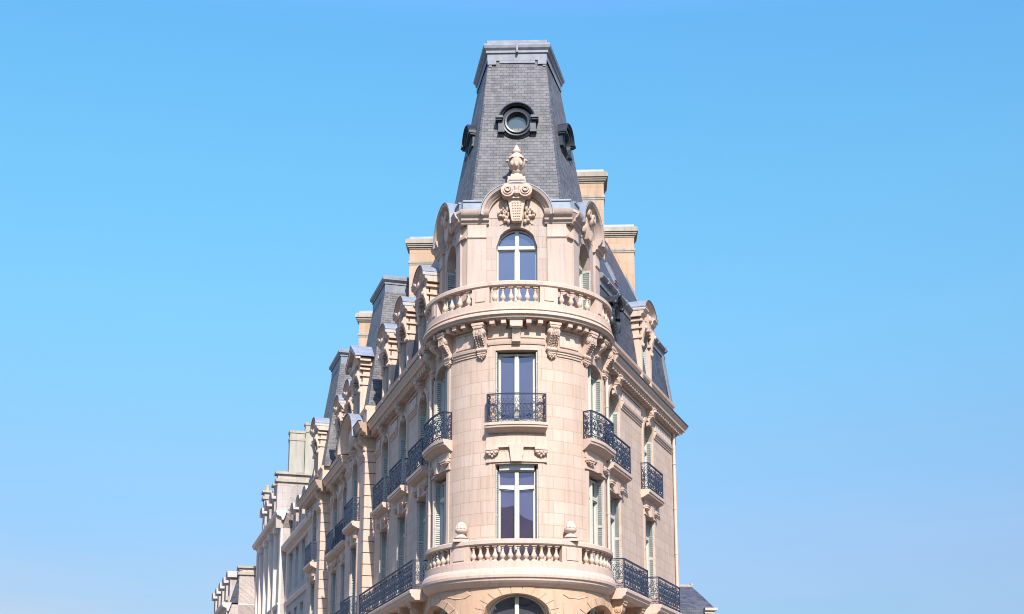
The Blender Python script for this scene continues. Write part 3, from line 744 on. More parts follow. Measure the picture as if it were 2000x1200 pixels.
def cornice(s0, s1, n, k0=0, k1=0):
    m = MB(W)
    prof(m, s0, s1, [(n-0.2, 15.80), (n+0.10, 15.80), (n+0.13, 15.90), (n+0.30, 15.93), (n+0.32, 16.02), (n+0.40, 16.03), (n+0.42, 16.12), (n+0.50, 16.24), (n+0.52, 16.29), (n+0.40, 16.33), (n-0.2, 16.36)], k0=k0, k1=k1)
    L = abs(s1-s0); q = max(2, int(L/0.3))
    for i in range(q):
        c = s0 + (s1-s0)*(i+0.5)/q; box(m, c-0.075, c+0.075, 15.815, 15.925, n+0.09, n+0.30, 1)
    g = MB(W)
    prof(g, s0-0.005, s1+0.005, [(n+0.36, 16.335), (n+0.535, 16.30), (n+0.545, 16.345), (n+0.36, 16.375)], k0=k0, k1=k1)
    o = m.build('cornice', M_stone, ROOT); g.build('gutter', M_darklead, o)
cornice(S0+1.2, S0+12.1, 0, 0, 0.9); cornice(-(S0+12.0), -(S0+1.2), 0)
cornice(-(S0+16.8), -(S0+16.25), PN, 0.9, 0); cornice(-(S0+12.55), -(S0+12.0), PN, 0, 0.9); cornice(-(S0+24.6), -(S0+16.8), 0); cornice(-(S0+29.5), -(S0+24.6), PN, 0.9, 0.9)
def parapet(s0, s1, n):
    m = MB(W); prof(m, s0, s1, [(n-0.4, 16.33), (n, 16.33), (n, 17.05), (n+0.07, 17.10), (n+0.09, 17.2), (n+0.03, 17.27), (n-0.4, 17.27)])
    m.build('parapet', M_stone, ROOT)
parapet(S0+1.0, S0+12.05, 0); parapet(-(S0+12.0), -(S0+1.0), 0); parapet(-(S0+16.8), -(S0+12.0), PN)
parapet(-(S0+24.6), -(S0+16.8), 0); parapet(-(S0+29.5), -(S0+24.6), PN)
# brackets under the cornice over the arched windows
for side, cs_, n in ((-1, LB, 0), (1, RB, 0), (-1, [19.6, 22.6], 0)):
    for c in cs_:
        for e in (-0.98, 0.98):
            if c + e*1.0 < 1.3: continue
            b = MB(W); console(b, side*(S0+c+e*0.0), 0.26, 15.78, 0.55, 0.34, n, False); b.build('bracket', M_stone, ROOT)
            break

# ---------------------------------------------------------------- rusticated strips at the projecting bays
for s, side in ((12.0, -1), (24.6, -1)):
    m = MB(W); z = 0.2; i = 0
    while z < 15.2:
        h = 0.50; box(m, -(S0+s+0.35), -(S0+s)+0.03, z+0.02, z+h-0.02, 0.0, PN+0.03, 1); z += h; i += 1
    box(m, -(S0+s+0.30), -(S0+s)-0.0, 0, 15.2, 0.0, PN+0.005, 1)
    box(m, -(S0+s+0.4), -(S0+s)+0.06, 15.2, 15.32, 0.0, PN+0.07, 1)
    console(m, -(S0+s+0.2), 0.36, 15.78, 0.6, 0.3, PN, False)
    m.build('quoin_strip', M_stone, ROOT)
# arched pediment over the first projecting bay
for sC in (14.4,):
    m = MB(W); c = -(S0+sC)
    ringprof(m, c, 15.95, [(1.62, PN), (1.92, PN), (1.94, PN+0.50), (1.86, PN+0.55), (1.78, PN+0.42), (1.66, PN+0.36), (1.55, PN+0.22), (1.5, PN)], ez=0.72)
    poly(m, [(c + 1.6*cos(pi*i/16), 15.9 + 1.2*sin(pi*i/16)) for i in range(17)], PN-0.1, PN+0.06)
    blob(m, c, 16.3, PN+0.15, 0.4, 0.5, 0.22, 10)
    for e in (-1, 1):
        blob(m, c+e*0.5, 16.15, PN+0.12, 0.25, 0.3, 0.15); blob(m, c+e*0.9, 16.05, PN+0.1, 0.2, 0.2, 0.12); console(m, c+e*1.75, 0.32, 15.8, 0.8, 0.42, PN, False)
    o = m.build('pediment', M_stone, ROOT)
    z = MB(W); ring(z, c, 15.95, 1.945, 1.985, PN-0.9, PN+0.57, ez=0.725); z.build('zinc_cover', M_zinc, o)

# ================================================================ ring balustrades
e_ = D
pl = [(-D(112), -D(100)), (-D(43.5), -D(29.5)), (D(27.5), D(41.5)), (D(100), D(112))]
bl = [D(-27.0 + 51.5*i/11) for i in range(12)] + [g*D(47 + i*5.6) for g in (-1, 1) for i in range(9)]
lowb = balustrade(8.26, 9.0, 3.155, 0, pl + [(-D(29.5), -D(28.8))], bl,
    [(2.7, 8.262), (3.30, 8.262), (3.30, 8.03), (3.33, 8.01), (3.38, 7.92), (3.41, 7.80), (3.40, 7.72), (3.35, 7.70), (3.335, 7.62), (3.27, 7.55), (3.19, 7.48), (3.10, 7.44), (2.7, 7.42)])
pu = [(-D(112), -D(98)), (-D(66), -D(57.5)), (-D(27), -D(16)), (D(14), D(25)), (D(55), D(63.5)), (D(98), D(112))]
bu = [D(-13.2 + 24.6*i/5 + 0.2) for i in range(6)] + [D(-30.5 - 23*i/3.4) for i in range(4)] + [D(28.5 + 23*i/3.4) for i in range(4)] + [g*D(68.5+6.2*i) for g in (-1, 1) for i in range(5)]
upb = balustrade(17.14, 17.92, 3.26, 0, pu, bu,
    [(2.5, 17.142), (3.38, 17.142), (3.38, 16.93), (3.43, 16.91), (3.44, 16.87), (3.39, 16.85), (3.41, 16.82), (3.48, 16.77), (3.49, 16.70), (3.43, 16.67), (3.40, 16.60), (3.0, 16.58), (2.5, 16.58)])
for g in (-1.86, 1.78):
    m = MB(); y = -sqrt(3.155**2 - g*g); hbox(m, g-0.27, g+0.27, y-0.2, y+0.22, 8.99, 9.07); urn(m, g, y, 9.06, 1.03); m.build('urn', M_stone, ROOT)
# modillions below the upper ring
for g in (-1, 1):
    for th in (7.5, 14.5, 34, 41, 47, 63, 80, 88):
        m = MB(W); box(m, g*D(th)*R0-0.075, g*D(th)*R0+0.075, 16.42, 16.585, 0, 0.42, 1); m.build('modillion', M_stone, ROOT)
    m = MB(W); prof(m, *((0.35, 1.0) if g > 0 else (-1.0, -0.35)), [(0, 16.3), (0.05, 16.3), (0.1, 16.42), (0.1, 16.585), (0, 16.585)]); m.build('frieze_band', M_stone, ROOT)
for s in (-1.2, 1.2, -(S0-0.88), S0-0.88, -(S0+0.98), S0+0.98):
    b = MB(W); console(b, s, 0.29, 16.42, 0.92, 0.42, 0.0)
    leafblock(b, s, 15.40, 0.0, 0.27, 0.24, 0.14); b.build('bracket', M_stone, ROOT)
for g in (-1, 1):
    b = MB(W); console(b, g*S0, 0.24, 16.42, 0.62, 0.42, 0.0, False); b.build('keystone', M_stone, ROOT)
    # drainpipe in the corner behind the tower
    p = MB(W)
    F = p.F
    def pipe(mb, s, n, z0, z1, r=0.055):
        k = 10
        def rg(z, rr): return [mb.p(s + rr*cos(2*pi*i/k), z, n + rr*sin(2*pi*i/k)) for i in range(k)]
        zs = [z0, z1]; A, B = rg(z0, r), rg(z1, r)
        for i in range(k): mb.face((A[i], A[(i+1) % k], B[(i+1) % k], B[i]), True)
        zz = z0 + 0.8
        while zz < z1:
            A, B = rg(zz-0.03, r*1.28), rg(zz+0.03, r*1.28); mb.face(A[::-1]); mb.face(B)
            for i in range(k): mb.face((A[i], A[(i+1) % k], B[(i+1) % k], B[i]), True)
            zz += 1.95
    pipe(p, g*(S0+1.12), 0.08, 7.7, 15.7); p.build('drainpipe', M_pipe, ROOT)
p = MB(W); pipe(p, S0+11.55, 0.09, 0, 15.8, 0.065); p.build('drainpipe', M_pipe, ROOT)
m = MB(W); box(m, S0+11.75, S0+12.08, 0, 15.8, 0.0, 0.06, 1); m.build('corner_strip', M_stone, ROOT)

# ================================================================ upper pavilion
def pav_face(F, half, side):
    zb, zt = 17.1, 20.95
    m = MB(F); ops = [(0, 1.44, 17.3, 20.28, 0.72)]
    wall(m, -half, half, zb, zt, 0, ops, 0.45, step=9)
    m.build('pavilion_wall', M_upper, ROOT)
    g = M_glass if side == 0 else M_glass2
    fo = window(F, 0, 1.44, 17.3, 20.25, 0.72, 0, transom=19.58, parent=ROOT, depth=0.34 if side == 0 else 0.45, shut=(side != 0), glass=g)
    t = MB(F)
    for e in (-1, 1):
        a, b = (1.07, half) if e > 0 else (-half, -1.07)
        box(t, a, b, zb, 19.82, 0.0, 0.075, 1)
        prof(t, a, b, [(0, 19.82), (0.10, 19.84), (0.12, 19.88), (0.09, 19.93), (0.085, 20.36), (0, 20.36)], 1)
        # cornice block
        a, b = (0.98, half+0.22) if e > 0 else (-half-0.22, -0.98)
        prof(t, a, b, [(0, 20.36), (0.10, 20.37), (0.13, 20.45), (0.20, 20.48), (0.22, 20.58), (0.30, 20.62), (0.36, 20.74), (0.37, 20.83), (-0.1, 20.86), (-0.1, 20.36)], 1)
    # arch moulding
    zc = 20.62; 
    ringprof(t, 0, zc, [(1.00, 0.0), (1.22, 0.0), (1.27, 0.36), (1.25, 0.40), (1.17, 0.36), (1.13, 0.26), (1.07, 0.22), (1.04, 0.14), (1.00, 0.12)], ez=0.93, k=28)
    poly(t, [(1.1*cos(pi*i/20), zc + 1.03*sin(pi*i/20)) for i in range(21)], -0.05, 0.015)
    # incised label line over the window
    ring(t, 0, 19.62, 0.93, 0.96, 0.0, 0.03, D(52), D(76)); ring(t, 0, 19.62, 0.93, 0.96, 0.0, 0.03, D(104), D(128))
    t.build('pavilion_arch', M_trim2, ROOT)
    z = MB(F)
    ring(z, 0, zc, 1.275, 1.31, -1.2, 0.40, ez=0.93, k=28)
    for e in (-1, 1):
        a, b = (1.2, half+0.16) if e > 0 else (-half-0.16, -1.2)
        box(z, a, b, 20.86, 21.18, -0.6, 0.16, 1); box(z, a-0.0, b+0.02*e, 21.18, 21.24, -0.6, 0.2, 1)
    z.build('zinc_flashing', M_zinc, ROOT)
    # roof of the little barrel behind the arch: solid stone back so nothing is paper thin
    s_ = MB(F); poly(s_, [(1.26*cos(pi*i/20), zc + 1.17*sin(pi*i/20)) for i in range(21)], -1.2, -0.06); s_.build('barrel_roof', M_zinc, ROOT)
    # cartouche
    c = MB(F)
    if side == 0:
        pts = [(-0.17, 20.42), (0.17, 20.42), (0.21, 20.6), (0.24, 20.85), (0.29, 21.1), (0.33, 21.26), (0.1, 21.34), (-0.1, 21.34), (-0.33, 21.26), (-0.29, 21.1), (-0.24, 20.85), (-0.21, 20.6)]
        poly(c, pts, 0.0, 0.26)
        for r in range(7):
            for q in range(4): blob(c, (q-1.5)*0.075*(0.8+r*0.08), 20.5+r*0.1, 0.26, 0.036, 0.034, 0.03, 6)
        poly(c, [(-0.36, 21.24), (0.36, 21.24), (0.30, 21.38), (-0.30, 21.38)], 0.02, 0.34)
        for e in (-1, 1):
            # scroll volutes
            for rr, out in ((0.24, 0.46), (0.165, 0.50), (0.085, 0.56)):
                ring(c, e*0.31, 21.50, rr*0.72, rr, 0.05, out, 0, 2*pi, 22)
            ring(c, e*0.31, 21.50, 0.001, 0.10, 0.05, 0.52, 0, 2*pi, 14)
            # foliage
            for (x, y, a, b) in ((0.33, 20.98, 0.07, 0.16), (0.43, 20.80, 0.09, 0.11), (0.55, 20.86, 0.08, 0.08), (0.62, 20.78, 0.07, 0.09), (0.58, 20.68, 0.08, 0.07), (0.46, 20.66, 0.09, 0.08), (0.36, 20.60, 0.07, 0.09), (0.40, 20.50, 0.08, 0.07), (0.29, 20.46, 0.07, 0.09), (0.30, 20.72, 0.05, 0.12), (0.36, 21.12, 0.05, 0.13)):
                blob(c, e*x, y, 0.06, a, b, 0.10, 8)
            for i in range(5): blob(c, e*(0.60-0.06*i), 20.92-0.07*abs(i-2), 0.14, 0.03, 0.05, 0.06, 6)
        blob(c, 0, 21.42, 0.34, 0.14, 0.12, 0.14, 10); blob(c, 0, 21.62, 0.34, 0.09, 0.14, 0.10, 8)
        for e in (-1, 1): blob(c, e*0.12, 21.72, 0.30, 0.08, 0.08, 0.08, 8)
    else:
        poly(c, [(-0.16, 20.45), (0.16, 20.45), (0.3, 20.8), (0.36, 21.2), (0.2, 21.5), (-0.2, 21.5), (-0.36, 21.2), (-0.3, 20.8)], 0.0, 0.2)
        blob(c, 0, 21.2, 0.2, 0.22, 0.25, 0.14, 10)
        for e in (-1, 1):
            blob(c, e*0.4, 20.8, 0.06, 0.16, 0.22, 0.14, 8); ring(c, e*0.26, 21.35, 0.07, 0.16, 0.05, 0.32, 0, 2*pi, 16)
    c.build('cartouche', M_stone, ROOT)
    return fo
FRONT_V = 2.33
Ff = planar(0, -FRONT_V, 1, 0, 0, -1)
Fr = sideframe(1, 2.50, 0.2); Fl = sideframe(-1, 2.50, 0.2)
pav_face(Ff, 1.74, 0); pav_face(Fr, 1.60, 1); pav_face(Fl, 1.60, -1)
for g, F in ((1, Fr), (-1, Fl)):      # chamfers joining the faces
    A = (g*1.74, -FRONT_V); B = F(-g*1.60, 0, 0)[:2]
    m = MB(); P = [A, B, (B[0]*0.7, B[1]*0.7), (A[0]*0.7, A[1]*0.7)]
    lo = [m.p(x, y, 17.1, (i*0.4, 17.1)) for i, (x, y) in enumerate(P)]; hi = [m.p(x, y, 20.9, (i*0.4, 20.9)) for i, (x, y) in enumerate(P)]
    m.face(hi)
    for i in range(4): m.face((lo[i], lo[(i+1) % 4], hi[(i+1) % 4], hi[i]))
    # cornice and zinc wrapping the chamfer
    for (o0, o1, z0, z1) in ((0.12, 0.13, 19.86, 19.95), (0.2, 0.36, 20.46, 20.74), (0.37, 0.37, 20.74, 20.84)):
        dx, dy = (A[0]+B[0])/2, (A[1]+B[1])/2; l = sqrt(dx*dx+dy*dy); ux, uy = dx/l, dy/l
        def off(p, o): return (p[0]+ux*o, p[1]+uy*o)
        q0 = [off(A, o0), off(B, o0), B, A]; q1 = [off(A, o1), off(B, o1), B, A]
        a = [m.p(x, y, z0) for x, y in q0]; b = [m.p(x, y, z1) for x, y in q1]
        m.face(a[::-1]); m.face(b)
        for i in range(4): m.face((a[i], a[(i+1) % 4], b[(i+1) % 4], b[i]))
    m.build('pavilion_corner', M_stone, ROOT)
    z = MB(); q = [off(A, 0.18), off(B, 0.18), (B[0]*0.8, B[1]*0.8), (A[0]*0.8, A[1]*0.8)]
    a = [z.p(x, y, 20.86) for x, y in q]; b = [z.p(x, y, 21.22) for x, y in q]; z.face(b); z.face(a[::-1])
    for i in range(4): z.face((a[i], a[(i+1) % 4], b[(i+1) % 4], b[i]))
    z.build('zinc_flashing', M_zinc, ROOT)
    # rear return walls of the pavilion
    m = MB(F); e = g*1.60
    m.quad((e, 17.1, 0), (e, 20.95, 0), (e, 20.95, -2.5), (e, 17.1, -2.5)); m.build('pavilion_wall', M_block, ROOT)
# finial on the front arch
m = MB(); y0 = -FRONT_V - 0.2
hbox(m, -0.28, 0.28, y0-0.18, y0+0.2, 21.68, 21.9); hbox(m, -0.31, 0.31, y0-0.21, y0+0.23, 21.9, 22.04)
hbox(m, -0.22, 0.22, y0-0.16, y0+0.18, 22.04, 22.16, 0.03)
for e in (-1, 1):
    for k in range(3): hbox(m, e*(0.30+0.0*k)-0.03, e*0.30+0.03, y0-0.2, y0-0.12, 21.7+k*0.08, 21.76+k*0.08)
lathe(m, 0, y0, [(0.13, 22.14), (0.11, 22.2), (0.15, 22.24), (0.17, 22.28), (0.14, 22.31), (0.13, 22.33)], 18)
lathe(m, 0, y0, [(0.13, 22.32), (0.24, 22.42), (0.295, 22.56), (0.30, 22.68), (0.27, 22.80), (0.20, 22.90), (0.135, 22.97)], 32, 4, 0.05)
lathe(m, 0, y0, [(0.135, 22.96), (0.17, 23.0), (0.18, 23.04), (0.15, 23.08), (0.12, 23.10), (0.085, 23.2), (0.04, 23.29), (0.01, 23.33)], 18)
Fy = planar(0, y0, 1, 0, 0, -1); m.F = Fy
for e in (-1, 1):
    blob(m, e*0.32, 22.70, 0.0, 0.09, 0.05, 0.09, 8)
    ring(m, e*0.13, 22.66, 0.10, 0.15, 0.16, 0.30, D(20) if e > 0 else D(-20), D(200) if e > 0 else D(160), 12, 0.7)
    blob(m, e*0.16, 22.52, 0.22, 0.07, 0.10, 0.08, 8)
blob(m, 0, 22.74, 0.26, 0.04, 0.10, 0.07, 8); blob(m, 0, 22.5, 0.27, 0.07, 0.14, 0.05, 8)
m.build('finial', M_stone, ROOT)

# ================================================================ tower roof
def frustum(mb, P, z0, Q, z1, k=1):
    """P, Q plan outlines; slate faces with uv running along each face"""
    F = mb.F; mb.F = None; n = len(P); u0 = 0
    for i in range(n):
        a, b, c, d = P[i], P[(i+1) % n], Q[(i+1) % n], Q[i]
        L = sqrt((a[0]-b[0])**2 + (a[1]-b[1])**2); L2 = sqrt((d[0]-c[0])**2 + (d[1]-c[1])**2)
        tx, ty = (b[0]-a[0])/L, (b[1]-a[1])/L
        sh = (d[0]-a[0])*tx + (d[1]-a[1])*ty
        H = sqrt((z1-z0)**2 + ((d[0]-a[0]) - sh*tx)**2 + ((d[1]-a[1]) - sh*ty)**2)
        mb.face([mb.p(*a, z0, (u0, 0)), mb.p(*b, z0, (u0+L, 0)), mb.p(*c, z1, (u0+sh+L2, H)), mb.p(*d, z1, (u0+sh, H))]); u0 += L + 0.137
    mb.face([mb.p(*q, z1, (q[0], q[1])) for q in Q]); mb.F = F
PB = [(-1.64, -2.28), (1.62, -2.28), (2.84, 1.85), (-2.93, 1.85)]
PT = [(-1.06, -1.40), (1.04, -1.40), (1.60, 1.00), (-1.60, 1.00)]
m = MB(); frustum(m, PB, 20.8, PT, 27.3)
roof = m.build('tower_roof', M_slate, ROOT)
m = MB(); frustum(m, [(x*1.02, y*1.01+0.02) for x, y in PB], 20.6, [(x*1.0, y) for x, y in PB], 20.86); m.build('roof_base', M_slate, ROOT)
def scale(P, o):
    cx = sum(p[0] for p in P)/4; cy = sum(p[1] for p in P)/4
    return [(p[0] + (o if p[0] > cx else -o), p[1] + (o if p[1] > cy else -o)) for p in P]
cap = MB()
frustum(cap, scale(PT, 0.05), 27.24, scale(PT, 0.05), 27.5)
frustum(cap, scale(PT, 0.05), 27.5, scale(PT, 0.10), 27.53); frustum(cap, scale(PT, 0.10), 27.53, scale(PT, 0.10), 27.62)
frustum(cap, scale(PT, 0.10), 27.62, scale(PT, 0.17), 27.70); frustum(cap, scale(PT, 0.17), 27.70, scale(PT, 0.19), 27.80)
frustum(cap, scale(PT, 0.19), 27.80, scale(PT, 0.15), 27.90); frustum(cap, scale(PT, 0.15), 27.90, scale(PT, 0.06), 27.95)
frustum(cap, scale(PT, 0.07), 27.95, scale(PT, 0.07), 28.05)
# tabs at the corners and the standing seams
for g in (-1, 1):
    x = g*0.93 - 0.01; hbox(cap, x-0.16, x+0.16, -1.50, -1.2, 27.06, 27.235); 
    hbox(cap, g*1.0-0.06, g*1.0+0.06, -1.47, -1.2, 26.99, 27.06)
hbox(cap, -0.04, 0.03, -1.615, -1.3, 27.5, 27.97)
co = cap.build('roof_cap', M_lead, roof)
m = MB(); hbox(m, -0.66, 0.66, -1.46, -1.3, 27.13, 27.23); m.build('flashing', M_lead, roof)
m = MB()
for g in (-1, 1):
    p0, p1 = PB[1 if g > 0 else 0], PT[1 if g > 0 else 0]
    m.F = None
    for dxx in (0.0,):
        w = 0.035
        a = [(p0[0]-w, p0[1]-w*0.5, 20.86), (p0[0]+w, p0[1]-w*0.5, 20.86), (p1[0]+w, p1[1]-w*0.5, 27.1), (p1[0]-w, p1[1]-w*0.5, 27.1)]
        i0 = [m.p(*q) for q in a]; i1 = [m.p(q[0], q[1]+0.06, q[2]) for q in a]; m.face(i0); m.face(i1[::-1])
        for i in range(4): m.face((i0[i], i0[(i+1) % 4], i1[(i+1) % 4], i1[i]))
m.build('hip_flashing', M_slate_b, roof)
# round roof windows
def round_window(F, z, parent):
    m = MB(F)
    def disc(r, n0, n1, k=28): poly(m, [(r*cos(2*pi*i/k), z + r*sin(2*pi*i/k)) for i in range(k)], n0, n1)
    ringprof(m, 0, z, [(0.36, -0.5), (0.56, -0.5), (0.58, 0.16), (0.54, 0.22), (0.47, 0.20), (0.44, 0.26), (0.38, 0.25), (0.36, 0.12)], 0, 2*pi, 36)
    ringprof(m, 0, z+0.05, [(0.56, -0.5), (0.66, -0.5), (0.67, 0.34), (0.62, 0.38), (0.60, 0.30), (0.56, 0.26)], D(8), D(172), 26)
    ringprof(m, 0, z, [(0.33, -0.1), (0.37, -0.1), (0.37, 0.09), (0.33, 0.07)], 0, 2*pi, 30)
    for e in (-1, 1):
        a, b = (0.50, 0.78) if e > 0 else (-0.78, -0.50)
        box(m, a, b, z+0.10, z+0.19, -0.5, 0.38, 1); box(m, a+0.03, b-0.03, z+0.04, z+0.10, -0.5, 0.33, 1)
        a, b = (0.48, 0.68) if e > 0 else (-0.68, -0.48)
        box(m, a, b, z-0.32, z+0.04, -0.5, 0.22, 1); box(m, a-0.01, b+0.03, z-0.40, z-0.32, -0.5, 0.26, 1)
    ringprof(m, 0, z, [(0.55, -0.5), (0.63, -0.5), (0.63, 0.12), (0.55, 0.17)], D(200), D(340), 20)
    o = m.build('round_window', M_darklead, parent)
    g = MB(F); poly(g, [(0.35*cos(2*pi*i/28), z + 0.35*sin(2*pi*i/28)) for i in range(28)], 0.0, 0.03); g.build('pane', M_glass3, o)
    b = MB(F); k = 24
    poly(b, [(0.6*cos(2*pi*i/k), z + 0.6*sin(2*pi*i/k)) for i in range(k)], -0.7, -0.02); b.build('backing', M_darklead, o)
t_ = (24.5-20.8)/6.4; yv = -2.28 + 0.88*t_
round_window(planar(0, yv, 1, 0, 0, -1), 24.5, roof)
for g in (-1, 1):
    A = [PB[1 if g > 0 else 0][i]*(1-t_) + PT[1 if g > 0 else 0][i]*t_ for i in (0, 1)]; B = [PB[2 if g > 0 else 3][i]*(1-t_) + PT[2 if g > 0 else 3][i]*t_ for i in (0, 1)]
    dx, dy = B[0]-A[0], B[1]-A[1]; l = sqrt(dx*dx+dy*dy); dx /= l; dy /= l
    mx_, my_ = (A[0]+B[0])/2, (A[1]+B[1])/2
    nx, ny = (dy, -dx) if g > 0 else (-dy, dx)
    round_window(planar(mx_-nx*0.10, my_-ny*0.10, dx*g, dy*g, nx, ny), 24.5, roof)

# ================================================================ mansard roofs of the wings
def mansard(s0, s1, n, ztop_up=25.0, up=True, mat=None, name='mansard_roof'):
    m = MB(W)
    lo = [(n-0.06, 17.2), (n-0.38, 19.62)]
    def sheet(a, b, u):
        F = m.F; H = sqrt((b[0]-a[0])**2 + (b[1]-a[1])**2)
        cs = [s0, s1] if s0*s1 > 0 and min(abs(s0), abs(s1)) >= S0 else cuts(s0, s1)
        for p_, q_ in zip(cs[:-1], cs[1:]):
            m.face([m.p(p_, a[1], a[0], (p_, u)), m.p(q_, a[1], a[0], (q_, u)), m.p(q_, b[1], b[0], (q_, u+H)), m.p(p_, b[1], b[0], (p_, u+H))])
    sheet(lo[0], lo[1], 0)
    if up:
        sheet((n-0.42, 19.8), (n-2.75, ztop_up), 3)
        m.face([m.p(s0, ztop_up, n-2.75), m.p(s1, ztop_up, n-2.75), m.p(s1, ztop_up, n-5), m.p(s0, ztop_up, n-5)])
        for s in (s0, s1): m.face([m.p(s, 17.2, n-0.06), m.p(s, 19.62, n-0.38), m.p(s, 19.8, n-0.42), m.p(s, ztop_up, n-2.75), m.p(s, ztop_up, n-5), m.p(s, 17.2, n-5)])
    o = m.build(name, mat or M_slate_b, ROOT)
    l = MB(W)
    prof(l, s0-0.02, s1+0.02, [(n-0.42, 19.30), (n-0.30, 19.30), (n-0.28, 19.40), (n-0.32, 19.42), (n-0.32, 19.56), (n-0.22, 19.60), (n-0.16, 19.68), (n-0.20, 19.78), (n-0.30, 19.82), (n-0.5, 19.9)])
    q = s0 + 0.7
    while q < s1:
        box(l, q-0.02, q+0.02, 19.57, 19.80, n-0.26, n-0.15, 1); q += 1.3
    l.build('roof_break', M_lead, o)
    return o
mr = mansard(S0+1.85, S0+11.95, 0); ml = mansard(-(S0+11.6), -(S0+1.85), 0)
# verge flashing up the end of the right roof, hip strip, small rooflights
for g, e in ((1, S0+11.95), (-1, -(S0+11.6))):
    m = MB(W)
    q = [(-0.44, 19.8), (-2.77, 25.0), (-2.70, 25.06), (-0.37, 19.86)]
    polys(m, q, e-0.06, e+0.05); m.build('verge', M_zinc, mr if g > 0 else ml)
m = MB(W); polys(m, [(-0.02, 17.25), (0.05, 17.25), (-0.26, 19.35), (-0.36, 19.35)], S0+11.45, S0+11.6); polys(m, [(-0.04, 17.25), (0.0, 17.25), (-0.32, 19.35), (-0.36, 19.35)], S0+11.85, S0+12.02)
m.build('hip_flashing', M_lead, mr)
def slopeframe(s, n, z):
    # frame lying on the upper slope
    L = sqrt(2.33**2+5.2**2); dn, dz = -2.33/L, 5.2/L
    return lambda a, b, c: W(s + a, z + b*dz + c*(-dn), n + b*dn + c*dz)
for (s, n, z, w, h) in ((S0+6.2, -0.95, 20.98, 0.4, 0.9), (S0+10.6, -0.65, 20.3, 0.4, 0.6)):
    Fs = slopeframe(s, n, z); m = MB(Fs); box(m, -w/2, w/2, 0, h, -0.05, 0.12, 1); o = m.build('rooflight', M_zinc, mr)
    g = MB(Fs); box(g, -w/2+0.06, w/2-0.06, 0.06, h-0.06, 0.12, 0.13, 1); g.build('pane', M_glass3, o)
    g = MB(Fs); box(g, -w/2-0.03, w/2+0.03, -0.1, 0.0, -0.04, 0.06, 1); g.build('flashing', M_rust, o)

def ornate_oeil(s, parent):
    """dark lead oval dormer with scrolled hood"""
    F = lambda a, z, n: W(s + a, z, n)
    m = MB(F); z = 18.1
    ringprof(m, 0, z, [(0.28, -0.6), (0.45, -0.6), (0.46, 0.16), (0.36, 0.22), (0.28, 0.12)], 0, 2*pi, 28, 1.35)
    for i in range(22):
        a = D(-200 + 220*i/21) if False else 2*pi*i/22
        blob(m, 0.42*cos(a), z + 0.57*sin(a), 0.17, 0.045, 0.045, 0.04, 6)
    ringprof(m, 0, z+0.35, [(0.40, -0.7), (0.48, -0.7), (0.52, 0.30), (0.44, 0.33), (0.40, 0.15)], D(15), D(165), 16)
    for e in (-1, 1): blob(m, e*0.48, z+0.45, 0.25, 0.09, 0.09, 0.11, 8); blob(m, e*0.5, z-0.25, 0.12, 0.09, 0.22, 0.1, 8)
    blob(m, 0, z+0.85, 0.3, 0.1, 0.1, 0.1, 8)
    o = m.build('oval_dormer', M_darklead, parent)
    g = MB(F); poly(g, [(0.3*cos(2*pi*i/24), z + 0.4*sin(2*pi*i/24)) for i in range(24)], -0.65, -0.02); g.build('pane', M_glass2, o)
ornate_oeil(S0+2.3, mr)

